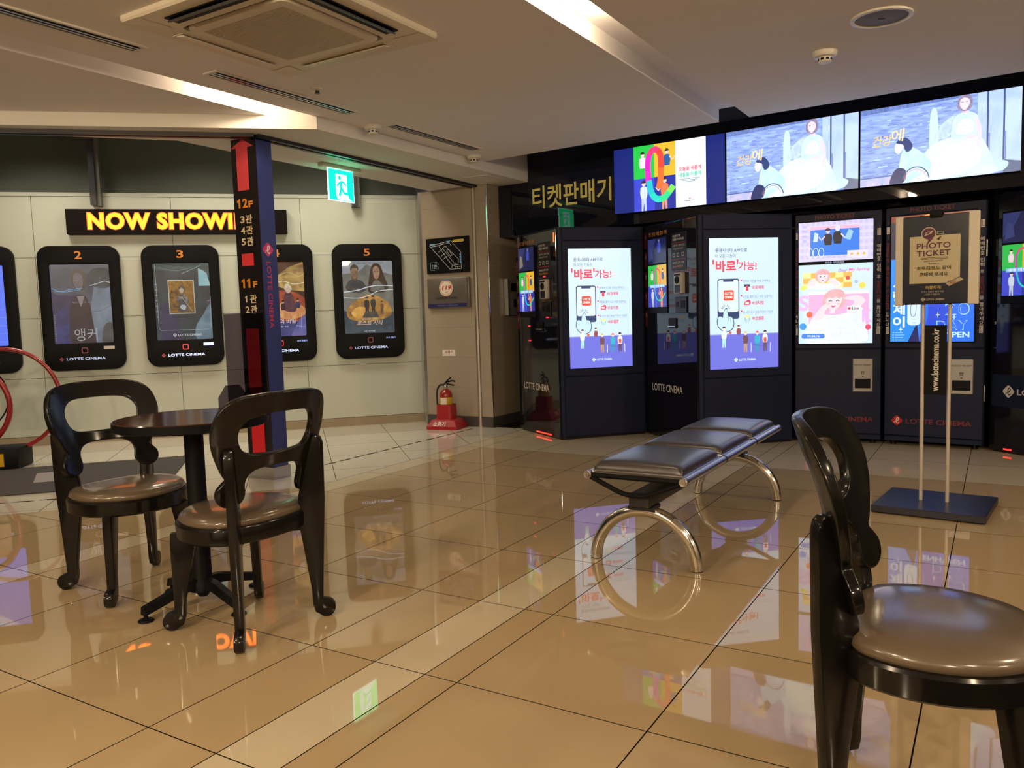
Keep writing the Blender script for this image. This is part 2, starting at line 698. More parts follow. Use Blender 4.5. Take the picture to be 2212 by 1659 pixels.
# ================================================================== SETTING
# ---- floor: grout bed + every tile its own piece
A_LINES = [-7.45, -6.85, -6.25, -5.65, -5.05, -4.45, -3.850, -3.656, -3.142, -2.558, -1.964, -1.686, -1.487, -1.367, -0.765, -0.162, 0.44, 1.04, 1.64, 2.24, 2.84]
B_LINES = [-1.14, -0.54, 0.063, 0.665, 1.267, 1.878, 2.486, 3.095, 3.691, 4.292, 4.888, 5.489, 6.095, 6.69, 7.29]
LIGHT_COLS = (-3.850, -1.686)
LB0, LB1 = Vector((-3.049, 4.674)), Vector((-1.549, 5.170))    # border between hall and corridor paving

mb = MB()
mb.prism([(-9, -4), (8, -4), (8, 11), (-9, 11)], -0.12, -0.0035, M_GROUT)
floor = structure(mb.build('floor'), 'polished beige porcelain tile floor with light strips')


def in_view(P, m=500):
    d = Vector((P[0], P[1], P[2] - 1.09))
    z = d.dot(_F)
    if z < 0.3:
        return False
    x = 1106 + 1735.83 * d.dot(_R) / z
    y = 829.5 - 1735.83 * d.dot(_U) / z
    return -m < x < 2212 + m and -m < y < 1659 + m


def clip(poly, p0, nrm):
    out = []
    n = len(poly)
    for i in range(n):
        a, b = Vector(poly[i]), Vector(poly[(i + 1) % n])
        da, db = (a - p0).dot(nrm), (b - p0).dot(nrm)
        if da >= 0:
            out.append(tuple(a))
        if da * db < 0:
            out.append(tuple(a + (b - a) * (da / (da - db))))
    return out


_unit = {}


def unit_tile(m):
    if m.name not in _unit:
        t = MB().box(-.5, .5, -.5, .5, -0.008, 0.0, m)
        me = bpy.data.meshes.new('tile')
        me.from_pydata([tuple(p) for p in t.v], [], t.f)
        me.materials.append(m)
        me.materials.append(M_GROUT)          # raw edges of the tile, stained like the joint
        me.polygons.foreach_set('material_index', [0 if p.center.z > -0.001 else 1 for p in me.polygons])
        _unit[m.name] = me
    return _unit[m.name]


GAP = 0.0020
tdir = (LB1 - LB0).normalized()
nrm_hall = Vector((tdir.y, -tdir.x))       # towards the camera
n_tiles = 0
for i in range(len(A_LINES) - 1):
    for j in range(len(B_LINES) - 1):
        a0, a1, b0, b1 = A_LINES[i] + GAP, A_LINES[i + 1] - GAP, B_LINES[j] + GAP, B_LINES[j + 1] - GAP
        cs = [W(a0, b0), W(a1, b0), W(a1, b1), W(a0, b1)]
        if not any(in_view((c.x, c.y, 0)) for c in cs):
            continue
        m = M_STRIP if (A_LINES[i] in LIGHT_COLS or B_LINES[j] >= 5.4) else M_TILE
        if A_LINES[i] < -3.9:
            poly = clip([tuple(c) for c in cs], LB0, nrm_hall)
            if len(poly) < 3:
                continue
            if len(poly) != 4 or any((Vector(p) - q).length > 1e-6 for p, q in zip(poly, cs)):
                MB().slab(poly, -0.008, 0, m, M_GROUT).build('tile', floor)
                n_tiles += 1
                continue
        o = bpy.data.objects.new('tile', unit_tile(m))
        COL.objects.link(o)
        c = (cs[0] + cs[2]) / 2
        o.location = (c.x, c.y, 0)
        o.rotation_euler = (0, 0, rad(A_EB))
        o.scale = (a1 - a0, b1 - b0, 1)
        o.parent = floor
        n_tiles += 1

# corridor paving: rows parallel to the poster wall
WL0 = Vector((-4.612, 7.409))
WANG = 14.9
wu = Vector((math.cos(rad(WANG)), math.sin(rad(WANG))))
wv = Vector((math.sin(rad(WANG)), -math.cos(rad(WANG))))
rows = [0.0, 0.065] + [0.65 + 0.583 * k for k in range(6)]
for i in range(-4, 9):
    for j in range(len(rows) - 1):
        s0, s1 = 2.765 + 0.585 * (i - 4) + GAP, 2.765 + 0.585 * (i - 3) - GAP
        r0, r1 = rows[j] + GAP, rows[j + 1] - GAP
        poly = [tuple(WL0 + wu * s + wv * r) for s, r in ((s0, r1), (s1, r1), (s1, r0), (s0, r0))]
        poly = clip(poly, LB0, -nrm_hall)
        if len(poly) > 2:
            poly = clip(poly, W(-3.85 - GAP, 0), -EB)
        if len(poly) > 2:
            poly = clip(poly, W(0, 6.56), -EA)  if s0 > 3.6 else poly
        if len(poly) > 2 and any(in_view((*p, 0), 300) for p in poly):
            MB().slab(poly, -0.008, 0, M_CORR, M_GROUT).build('tile', floor)
            n_tiles += 1

# shutter track: dark lens-shaped slots in the paving under the shutter rail
TRACK = [Vector((-3.75, 4.87)), Vector((-1.97, 5.33)), W(-4.34, 6.44)]
slots = []
d0 = (TRACK[1] - TRACK[0]).normalized()
for k in range(11):
    slots.append((TRACK[0] + d0 * (0.16 * k), d0))
for k in range(15):
    slots.append((W(-4.345, 4.14 + 0.156 * k), EA))
for p, d in slots:
    n = Vector((-d.y, d.x))
    poly = [tuple(p + d * a + n * (b - 0.05 * a)) for a, b in ((-.068, 0), (-.03, -.011), (.03, -.011), (.068, 0), (.03, .011), (-.03, .011))]
    MB().prism(poly, 0.0002, 0.0012, M_GROUT).build('track_slot', floor)

# ---- ceiling: two lowered rafts, slots between them, upper slab, sloping soffit band
RL0 = Vector((1.536, 5.881))                       # end edge of the rafts, parallel to the black bulkhead
RLD = Vector((math.cos(rad(-35)), math.sin(rad(-35))))
BK0 = Vector((-0.075, 7.925))                      # black bulkhead front, left end


def on_line(p, d, b=None, a=None):
    """point of the line p + t d with grid coordinate eb = b (or ea = a)"""
    ax, val = (EB, b) if b is not None else (EA, a)
    t = (val - p.dot(ax)) / d.dot(ax)
    return p + d * t


FA0, FA1 = Vector((-3.9, 4.842)), Vector((-1.218, 5.359))   # fascia over the corridor
fad = (FA1 - FA0).normalized()
mb = MB()
mb.prism([W(-3.84, -5), W(-1.745, -5), on_line(RL0, RLD, b=-1.745), on_line(RL0, RLD, b=-3.84)], Z_MAIN, Z_UP, M_CEIL)
ceiling = structure(mb.build('ceiling'), 'white painted ceiling with recessed light slots')
mb = MB()
mb.prism([W(-1.525, -5), W(6, -5), on_line(RL0, RLD, b=6), on_line(RL0, RLD, b=-1.525)], Z_MAIN, Z_UP, M_CEIL)
mb.build('ceiling_raft', ceiling)
q = on_line(FA0, fad, b=-4.062)
MB().prism([W(-4.062, -5), q, FA0, (-6.5, 4.30), W(-9.5, -5)], Z_MAIN, Z_UP, M_CEIL).build('ceiling_raft', ceiling)
MB().prism([W(-3.832, 3.95), on_line(RL0, RLD, b=-3.832), on_line(RL0, RLD, b=6), W(6, -5), W(-9.5, -5), (-6.5, 4.30), FA0, FA1], Z_UP, Z_UP + 0.1, M_CEIL).build('upper_slab', ceiling)
# end pieces inside the light slot
e = on_line(RL0, RLD, b=-1.745)
f = on_line(RL0, RLD, b=-1.525)
# soffit over the shutter line (underside 2.33 m)
bk = lambda s: BK0 + RLD * s
mb = MB()
mb.prism([FA0, FA1, bk(0.345), bk(-0.02), W(-4.85, 6.6), W(-4.83, 6.0), W(-4.81, 4.25), (-2.212, 5.568), (-3.198, 5.224), (-3.9, 4.98)], Z_SOF, 2.95, M_SOF)
mb.build('soffit', ceiling)
# access panel frame on the soffit
mb = MB()
P4 = [W(-4.162, 6.10), W(-3.911, 6.11), W(-3.911, 6.41), W(-4.162, 6.40)]
for a, b in zip(P4, P4[1:] + P4[:1]):
    d = (b - a).normalized()
    n = Vector((-d.y, d.x)) * 0.006
    mb.prism([a - n, b - n, b + n, a + n], Z_SOF - 0.004, Z_SOF, M_WHITEP)
mb.build('access_panel_frame', ceiling)
MB().prism([P4[0], P4[1], P4[2], P4[3]], Z_SOF - 0.002, Z_SOF, M_SOF).build('access_panel', ceiling)
# high ceiling above the gap in front of the bulkhead, and above the corridor
MB().prism([on_line(RL0, RLD, b=-3.832), bk(0.35), bk(9), on_line(RL0, RLD, b=7)], 2.76, 2.85, M_CEIL).build('gap_slab', ceiling)
MB().prism([(-9, 3.6), (-3.9, 4.98), (-2.2, 5.57), W(-4.81, 4.25), W(-4.83, 6.7), (-0.7, 8.9), (-9, 6.9)], 2.95, 3.05, M_CEIL).build('corridor_slab', ceiling)

# shutter rail under the soffit: along the corridor fascia, bending at the sign column
mb = MB()
RB = Vector((-1.66, 5.46))
path = [Vector((-3.9, 4.95)), RB, W(-4.335, 6.52)]
for a, b in zip(path, path[1:]):
    d = (b - a).normalized()
    n = Vector((-d.y, d.x))
    for o0, o1, z0, m in ((-.045, -.012, Z_SOF - .022, M_DARKMETAL), (.012, .045, Z_SOF - .022, M_DARKMETAL), (-.012, .012, Z_SOF - .008, M_BLACK)):
        mb.prism([a + n * o0, b + n * o0, b + n * o1, a + n * o1], z0, Z_SOF, m)
tr = structure(mb.build('trim_1'), 'dark metal shutter rail under the soffit')

# ---- poster wall (wall_left) in the corridor
FW = face(WL0, WANG)
mb = MB()
mb.M = FW
mb.box(-4.5, 3.83, 0.014, 0.3, 0, 2.335, M_JOINT)
wall_left = structure(mb.build('wall_left'), 'pale corridor wall of large panels behind the posters')
zs = [0.088, 0.63, 1.185, 1.742, 2.30]
for i in range(-4, 4):
    s0, s1 = 0.271 + 1.19 * (i - 1), 0.271 + 1.19 * i
    s0, s1 = max(s0, -4.5), min(s1, 3.825)
    if s1 <= s0:
        continue
    for z0, z1 in zip(zs, zs[1:]):
        mb = MB()
        mb.M = FW
        mb.box(s0 + .002, s1 - .002, 0, 0.02, z0 + .002, z1 - .002, M_PANEL)
        mb.build('wall_panel', wall_left)
mb = MB(); mb.M = FW
mb.box(-4.5, 3.83, -0.004, 0.16, 2.302, 2.336, M_PANEL)
mb.build('ledge', wall_left)
mb = MB(); mb.M = FW
mb.box(-4.5, 3.83, 0.12, 0.3, 2.336, 3.0, M_UPPER)
mb.build('upper_wall', wall_left)
mb = MB(); mb.M = FW
mb.box(-4.5, 3.83, -0.006, 0.012, 0, 0.086, M_SKIRT)
structure(mb.build('baseboard_left'), 'brown skirting along the corridor wall')

# ---- stone pillar between corridor and ticket machines
mb = MB()
mb.prism([W(-5.146, 6.69), W(-4.985, 6.523), W(-4.194, 6.523), W(-4.194, 8.6), W(-5.5, 8.6)], 0, Z_SOF, M_STONEJ)
pillar = structure(mb.build('wall_middle'), 'beige stone clad pillar beside the ticket machines')
FPF = face(W(0, 6.52), A_EB)
zj = [0.10, 0.39, 0.685, 0.98, 1.27, 1.565, 1.86, 2.155, 2.33]
for z0, z1 in zip(zj, zj[1:]):
    for b0, b1 in ((-4.985, -4.362), (-4.318, -4.195)):
        mb = MB(); mb.M = FPF
        mb.box(b0, b1, 0.0, 0.02, z0 + .0011, z1 - .0011, M_STONE)
        mb.build('stone_tile', pillar)
    mb = MB(); mb.M = face(W(-4.19, 6.53), A_EA)
    mb.box(0, 0.49, 0, 0.02, z0 + .0015, z1 - .0015, M_STONE)
    mb.build('stone_tile', pillar)
    mb = MB(); mb.M = face(W(-4.19, 6.53), A_EA)
    mb.box(0.494, 1.6, 0, 0.02, z0 + .0015, z1 - .0015, M_STONE)
    mb.build('stone_tile', pillar)
mb = MB()
mb.prism([W(-5.16, 6.68), W(-5.0, 6.515), W(-4.97, 6.52), W(-5.12, 6.70)], 0, Z_SOF, M_STEEL)
mb.build('corner_strip', pillar)
mb = MB(); mb.M = FPF
mb.box(-4.985, -4.362, -0.006, 0.03, 0, 0.10, M_DKBASE)
mb.box(-4.318, -4.19, -0.006, 0.03, 0, 0.10, M_DKBASE)
mb.M = face(W(-4.186, 6.51), A_EA)
mb.box(0, 1.6, 0, 0.02, 0, 0.10, M_DKBASE)
structure(mb.build('baseboard_middle'), 'dark skirting at the foot of the stone pillar')
# vertical shutter guide and chrome corner strip
mb = MB(); mb.M = FPF
mb.box(-4.352, -4.328, 0.012, 0.03, 0, Z_SOF, M_BLACK)
mb.box(-4.362, -4.352, -0.004, 0.03, 0, Z_SOF, M_STEEL)
mb.box(-4.328, -4.318, -0.004, 0.03, 0, Z_SOF, M_STEEL)
structure(mb.build('trim_2'), 'vertical steel shutter guide in the stone pillar')
mb = MB()
mb.tube([(*W(-4.192, 6.522), 0.1), (*W(-4.192, 6.522), Z_SOF)], 0.009, M_CHROME, 8)
structure(mb.build('trim_3'), 'chrome corner strip on the stone pillar')

# ---- black bulkhead with the screens (wall_right) and the dark back wall under it
FB = face(BK0, -35)
mb = MB(); mb.M = FB
mb.box(0.0, 8.0, 0, 0.7, 1.842, 2.76, M_BLKGLASS)
wall_right = structure(mb.build('wall_right'), 'glossy black bulkhead above the ticket machines')
mb = MB(); mb.M = FB
mb.box(-0.05, 8.0, 0.95, 1.1, 0, 2.76, M_KIOSKD)
structure(mb.build('wall_back'), 'dark wall behind the ticket machines')
# walls of the hall outside the frame
mb = MB()
mb.prism([W(-9, -4.0), W(6, -4.0), W(6, -4.1), W(-9, -4.1)], 0, 2.6, M_STONE)
structure(mb.build('wall_rear'), 'beige wall at the back of the hall')
mb = MB()
mb.prism([W(5.0, -4.0), W(5.1, -4.0), W(5.1, 6.0), W(5.0, 6.0)], 0, 2.6, M_STONE)
structure(mb.build('wall_side'), 'beige side wall of the hall')

# ================================================================== CEILING FIXTURES
def grid_frame(b, a, z):
    """frame at grid (eb, ea): X along eb, Y along ea"""
    p = W(b, a)
    return Matrix.Translation((p.x, p.y, z)) @ Matrix.Rotation(rad(A_EB), 4, 'Z')


L_LAMP = [glow((255, 236, 200), 9.0)]


def twin_downlight(b, a, z, label, group=None):
    t = thing('twin_downlight', label, 'ceiling light', (*W(b, a), z), group=group)
    mb = MB(); mb.M = grid_frame(b, a, z)
    mb.box(-.088, .088, -.165, .165, -.012, 0, M_CREAM)
    mb.build('housing', t)
    for s in (-.078, .078):
        mb = MB(); mb.M = grid_frame(b, a, z) @ Matrix.Translation((0, s, -.012))
        mb.lathe([(.062, -.004), (.05, -.008), (.046, 0)], M_WHITEP, 20, cap=False)
        r = mb.build('reflector_ring', t)
        mb = MB(); mb.M = grid_frame(b, a, z) @ Matrix.Translation((0, s, -.014))
        mb.lathe([(0, -.001), (.046, 0)], L_LAMP[0], 20)
        mb.build('lamp_disc', t)
    return t


twin_downlight(-1.635, 3.4, Z_UP, 'cream twin spotlight recessed in the bright ceiling slot near the top edge')
# ceiling cassette air conditioner
AC = (-2.77, 2.69)
ac = thing('air_conditioner', 'square cream ceiling cassette air conditioner with central intake grille', 'air conditioner', (*W(*AC), Z_MAIN))
FM = grid_frame(*AC, Z_MAIN)
H = .49
mb = MB(); mb.M = FM
# panel as a ring: outer flat border down to the raised centre
ring_o, ring_i = rr(-H, -H, H, H, .02, 3), rr(-.315, -.315, .315, .315, .03, 3)
n = len(ring_o)
vs = [(x, y, 0) for x, y in ring_o] + [(x, y, -.018) for x, y in ring_o] + [(x * .985, y * .985, -.028) for x, y in ring_o] + [(x, y, -.036) for x, y in ring_i] + [(x, y, -.02) for x, y in ring_i]
fs = []
for k in range(4):
    fs += [(k * n + i, k * n + (i + 1) % n, (k + 1) * n + (i + 1) % n, (k + 1) * n + i) for i in range(n)]
mb.add(vs, fs, M_IVORY)
mb.build('panel', ac)
mb = MB(); mb.M = FM
g0 = rr(-.30, -.30, .30, .30, .03, 3)
g1 = rr(-.25, -.25, .25, .25, .005, 3)
n = len(g0)
vs = [(x, y, -.03) for x, y in g0] + [(x * .985, y * .985, -.044) for x, y in g0] + [(x, y, -.046) for x, y in g1] + [(x, y, -.034) for x, y in g1]
fs = []
for k in range(3):
    fs += [(k * n + i, k * n + (i + 1) % n, (k + 1) * n + (i + 1) % n, (k + 1) * n + i) for i in range(n)]
mb.add(vs, fs, M_IVORY)
gr = mb.build('grille_frame', ac)
mb = MB(); mb.M = FM
mb.box(-.25, .25, -.25, .25, -.036, -.034, mat('filter_dark', (.16, .14, .11), .8))
mb.build('filter', gr)
mb = MB(); mb.M = FM
for k in range(46):
    y = -.246 + .492 * k / 45
    mb.box(-.25, .25, y - .0028, y + .0028, -.046, -.036, M_IVORY)
o = mb.build('grille_slats', gr)
o['kind'] = 'stuff'
for k in range(4):
    R = FM @ Matrix.Rotation(k * PI / 2, 4, 'Z')
    mb = MB(); mb.M = R
    mb.box(-.27, .27, .355, .425, -.037, -.029, M_BLACK if k in (2, 3) else M_CREAM)
    mb.build('outlet_slot', ac)
    mb = MB(); mb.M = R @ Matrix.Translation((0, .392, -.036)) @ Matrix.Rotation(rad(-22 if k in (2, 3) else 10), 4, 'X')
    mb.add([(-.262, -.032, 0), (.262, -.032, 0), (.262, .026, 0), (.20, .034, 0), (-.20, .034, 0), (-.262, .026, 0),
            (-.262, -.032, -.006), (.262, -.032, -.006), (.262, .026, -.006), (.20, .034, -.006), (-.20, .034, -.006), (-.262, .026, -.006)],
           [(0, 1, 2, 3, 4, 5), (11, 10, 9, 8, 7, 6), (0, 6, 7, 1), (1, 7, 8, 2), (2, 8, 9, 3), (3, 9, 10, 4), (4, 10, 11, 5), (5, 11, 6, 0)], M_DKGREY if k in (2, 3) else M_IVORY)
    mb.build('louver', ac)
for sx in (-1, 1):
    for sy in (-1, 1):
        mb = MB(); mb.M = FM
        mb.add([(sx * (H - .002), sy * (H - .002), -.029), (sx * .36, sy * (H - .002), -.029), (sx * .335, sy * .335, -.037), (sx * (H - .002), sy * .36, -.029)], [(0, 1, 2, 3) if sx * sy > 0 else (3, 2, 1, 0)], M_IVORY)
        mb.build('corner_cover', ac)


def slot_diffuser(b0, b1, a0, a1, label):
    t = thing('slot_diffuser', label, 'air vent', (*W((b0 + b1) / 2, (a0 + a1) / 2), Z_MAIN), group='slot diffusers in the ceiling')
    w, l = (b1 - b0) / 2, (a1 - a0) / 2
    F = grid_frame((b0 + b1) / 2, (a0 + a1) / 2, Z_MAIN)
    mb = MB(); mb.M = F
    for x0, x1, y0, y1 in ((-w, -w + .016, -l, l), (w - .016, w, -l, l), (-w + .016, w - .016, -l, -l + .02), (-w + .016, w - .016, l - .02, l)):
        mb.box(x0, x1, y0, y1, -.008, 0, M_WHITEP)
    mb.build('frame', t)
    mb = MB(); mb.M = F
    mb.box(-w + .016, w - .016, -l + .02, l - .02, -.001, 0, M_BLACK)
    mb.build('slot_back', t)
    for k in range(2):
        mb = MB(); mb.M = F
        x = (-w + .016) + (2 * w - .032) * (k + 1) / 3
        mb.box(x - .006, x + .006, -l + .02, l - .02, -.009, -.001, M_ALU)
        mb.build('slat', t)
    return t


slot_diffuser(-3.61, -3.50, 0.9, 2.51, 'long slot diffuser left of the air conditioner, running off the top left')
slot_diffuser(-3.64, -3.53, 2.925, 4.03, 'long slot diffuser between the air conditioner and the exit sign')
slot_diffuser(-3.655, -3.545, 4.41, 5.49, 'long slot diffuser between the two smoke detectors by the pillar')


def smoke_detector(b, a, label):
    p = W(b, a)
    t = thing('smoke_detector', label, 'smoke detector', (p.x, p.y, Z_MAIN), group='smoke detectors')
    F = Matrix.Translation((p.x, p.y, Z_MAIN))
    mb = MB(); mb.M = F
    mb.lathe([(.062, 0), (.062, -.012), (.055, -.026), (.034, -.03)], M_WHITEP, 28)
    mb.build('base', t)
    mb = MB(); mb.M = F
    mb.lathe([(.034, -.03), (.034, -.05), (.028, -.056), (0, -.057)], M_WHITEP, 24)
    mb.build('head', t)
    for k in range(8):
        mb = MB(); mb.M = F @ Matrix.Rotation(k * PI / 4, 4, 'Z')
        mb.box(.0335, .0352, -.0075, .0075, -.046, -.036, M_BLACK)
        mb.build('sensor_opening', t)
    return t


smoke_detector(-0.813, 4.60, 'white smoke detector near the round ceiling speaker')
smoke_detector(-3.722, 4.38, 'shiny smoke detector at the near end of the last slot diffuser')
smoke_detector(-3.761, 5.687, 'white smoke detector nearest the black bulkhead and stone pillar')

p = W(-3.379, 3.50)
t = thing('sprinkler', 'small round ceiling sprinkler below the air conditioner', 'sprinkler', (p.x, p.y, Z_MAIN))
mb = MB(); mb.M = Matrix.Translation((p.x, p.y, Z_MAIN))
mb.lathe([(.036, 0), (.035, -.006), (.016, -.012)], M_WHITEP, 24)
mb.build('rosette', t)
mb = MB(); mb.M = Matrix.Translation((p.x, p.y, Z_MAIN))
mb.lathe([(.012, -.008), (.010, -.022), (.016, -.024), (.016, -.027), (0, -.028)], M_DARKMETAL, 16)
mb.build('nozzle', t)

p = W(-0.497, 4.215)
t = thing('ceiling_speaker', 'round grey ceiling speaker with pale rim at the top right', 'speaker', (p.x, p.y, Z_MAIN))
mb = MB(); mb.M = Matrix.Translation((p.x, p.y, Z_MAIN))
mb.lathe([(.136, 0), (.134, -.008), (.118, -.010), (.114, -.004)], M_WHITEP, 40, cap=False)
mb.build('rim', t)
mb = MB(); mb.M = Matrix.Translation((p.x, p.y, Z_MAIN))
mb.lathe([(.116, -.004), (.06, -.008), (0, -.009)], mat('speaker_mesh', (.20, .19, .19), .6, bump=.6, bscale=400), 40)
mb.build('grille', t)
mb = MB(); mb.M = Matrix.Translation((p.x, p.y, Z_MAIN))
mb.rbox(-.016, .016, -.005, .005, -.012, -.008, M_DARKMETAL, .002)
mb.build('badge', t)

# ---- exit sign over the shutter line
G1, G2, GW = (0, 255, 148), (225, 255, 250), (196, 250, 244)
ex = thing('exit_sign', 'lit green exit sign with running figure hanging under the soffit', 'exit sign', (*W(-4.6, 4.98), Z_SOF))
FE = face(W(-4.6, 4.98), A_EA)
mb = MB(); mb.M = FE
mb.rbox(-.222, .222, -.03, .03, Z_SOF - .03, Z_SOF, M_WHITEP, .004)
mb.build('mounting_bar', ex)
mb = MB(); mb.M = FE
mb.box(-.147, .147, -.006, .006, 2.048, 2.30, glow(G2, 2.4))
pn = mb.build('light_panel', ex)
for sgn, FX in ((1, FE), (-1, face(W(-4.6, 4.98), A_EA + 180))):
    a = Art(FX, -.143, 2.053, .286, .243, y=-.0065, emit=2.4)
    a.rect(0, 0, 1, 1, G1)
    a.poly([(.27, .14), (.27, .86), (.73, .86), (.73, .30), (.80, .10), (.93, .02), (.36, .02)], GW)
    a.ell(.43, .74, .055, G1)
    a.line(spline([(.33, .46), (.40, .55), (.50, .62), (.60, .60), (.68, .50)], 4, False), .055, G1)
    a.line(spline([(.50, .60), (.47, .44), (.46, .30), (.40, .14)], 4, False), .085, G1)
    a.line([(.50, .42), (.60, .25), (.78, .24)], .07, G1)
    a.line([(.36, .14), (.46, .06), (.52, .0)], .05, GW)
    a.build('pictogram', pn)

# ---- poster frames on the corridor wall, numbered 1 to 5
PINK = (200, 60, 95)


def poster_frame(s, num, label, draw, lit):
    c = WL0 + wu * s
    t = thing('poster_frame', label, 'poster frame', (c.x, c.y, 0.69), group='numbered film poster frames')
    F = face(c, WANG)
    bm = curve_solid([rr(-.346, .692, .346, 1.845, .105, 8), rr(-.252, .945, .252, 1.675, .012, 2)], .026, .006, 2)
    mb = MB()
    mb.bm(bm, M_BLACK, True, F @ Matrix.Translation((0, -.026, 0)) @ Matrix.Rotation(PI / 2, 4, 'X'))
    mb.build('frame', t)
    a = Art(F, -.254, .943, .508, .734, y=-.03, rough=.12) if not lit else Art(F, -.254, .943, .508, .734, y=-.03, emit=lit)
    draw(a)
    a.build('poster', t)
    a = Art(F, -.346, .692, .692, 1.153, y=-.0535, rough=.4)
    if num:
        a.text(num, .455, .895, .545, .958, (215, 130, 60), .02)
        a.build('number', t)
    e = {2: .45, 3: 1.0, 4: 1.0, 5: .45}.get(int(num or 0), .4)
    a = Art(F, -.346, .692, .692, 1.153, y=-.0535, emit=e)
    lit_red = (235, 60, 60) if e > .9 else (150, 70, 65)
    q = rr(.46, .136, .54, .184, .012, 3)
    qi = rr(.472, .1435, .528, .1765, .008, 3)
    a.n += 1
    a.mb.add([a.P(p) for p in q + qi], [(i, (i + 1) % len(q), len(q) + (i + 1) % len(q), len(q) + i) for i in range(len(q))], a.mt(lit_red), False, F)
    a.build('home_square', t)
    A4 = lambda: Art(F, -.346, .692, .692, 1.153, y=-.0535, emit=e + .25)
    a = A4()
    a.logo(.21, .094, .028, (140, 50, 55), (60, 20, 25))
    a.build('emblem', t)
    a = A4()
    a.text('LOTTE CINEMA', .27, .083, .75, .105, (205, 215, 250), .024)
    a.build('lettering', t)
    a = A4()
    if num == '3':
        a.rect(.735, .165, .87, .19, (205, 220, 255))
    elif num == '2':
        a.rect(.735, .165, .87, .19, (190, 165, 135))
    elif num in ('4', '5'):
        a.text('12세 관람가', .73, .167, .87, .184, (170, 190, 255), .01)
    if num:
        a.build('rating_label', t)
    mb = MB(); mb.M = F
    mb.box(-.252, .252, -.036, -.0345, .945, 1.675, M_CLEAR)
    mb.build('cover_sheet', t)
    return t


def draw1(a):
    a.rect(0, 0, 1, 1, (95, 120, 250))
    for k in range(5):
        a.rect(0, .05 + .1 * k, 1, .055 + .1 * k, (130, 150, 255))
    a.poly([(.0, .7), (.6, .9), (.8, 1), (0, 1)], (200, 215, 255))


def draw2(a):
    a.rect(0, 0, 1, 1, ((84, 84, 104), (112, 110, 128), 6))
    a.poly([(0, 1), (1, 1), (1, .93), (.6, .88), (.3, .96), (0, .97)], ((126, 126, 142), (104, 104, 122), 9))
    a.poly([(0, 0), (.62, 0), (.68, .3), (.6, .56), (.42, .6), (.1, .62), (0, .66)], ((62, 56, 92), (86, 74, 112), 8))
    a.poly(spline([(.05, .02), (.08, .35), (.2, .46), (.3, .3), (.26, .02)], 4), ((78, 82, 150), (62, 60, 110), 12))
    a.poly(spline([(.31, 0), (.27, .3), (.33, .54), (.46, .62), (.60, .56), (.68, .3), (.74, 0)], 4), ((58, 42, 56), (78, 58, 74), 9))
    a.poly([(.42, .60), (.48, .46), (.55, .60)], (150, 140, 150))
    a.poly([(.70, 0), (1, 0), (1, .8), (.72, .72), (.64, .45)], ((110, 122, 146), (150, 162, 182), 5))
    a.poly(spline([(.6, .78), (.7, .93), (.9, .95), (1, .9), (1, .72), (.8, .70)], 4), ((66, 68, 78), (92, 94, 104), 8))
    a.poly(spline([(.36, .74), (.35, .88), (.42, .945), (.54, .93), (.60, .84), (.57, .70), (.48, .66)], 4), (44, 40, 50))
    a.poly(spline([(.385, .76), (.39, .86), (.45, .89), (.53, .86), (.54, .76), (.50, .69), (.43, .69)], 4), ((150, 138, 142), (128, 116, 124), 20))
    a.line(spline([(.40, .805), (.43, .815), (.455, .805)], 3, False), .007, (70, 60, 70))
    a.line(spline([(.48, .805), (.505, .815), (.53, .805)], 3, False), .007, (70, 60, 70))
    a.line([(.445, .725), (.49, .725)], .007, (110, 80, 90))
    a.line([(.468, .80), (.475, .76)], .004, (112, 98, 108))
    a.poly(spline([(.80, .0), (.84, .2), (.94, .26), (1, .2), (1, 0)], 4), ((82, 78, 82), (104, 100, 104), 16))
    a.line(spline([(.02, .70), (.16, .66), (.3, .68), (.52, .70)], 5, False), .010, (90, 190, 255))
    a.line(spline([(.06, .665), (.25, .655), (.5, .68)], 5, False), .008, (120, 205, 255))
    a.line(spline([(.65, .73), (.76, .75), (.9, .78), (1, .76)], 5, False), .010, (225, 240, 255))
    a.line(spline([(.62, .40), (.8, .41), (1, .48)], 5, False), .006, (86, 96, 122))
    a.text('특보 리포트 죽음', .34, .505, .68, .53, (150, 146, 165), .0)
    a.text('앵커', .34, .03, .72, .19, (196, 196, 206), .0)
    for k in range(14):
        a.rect(.025, .04 + .024 * k, .037, .052 + .024 * k, (170, 175, 190))


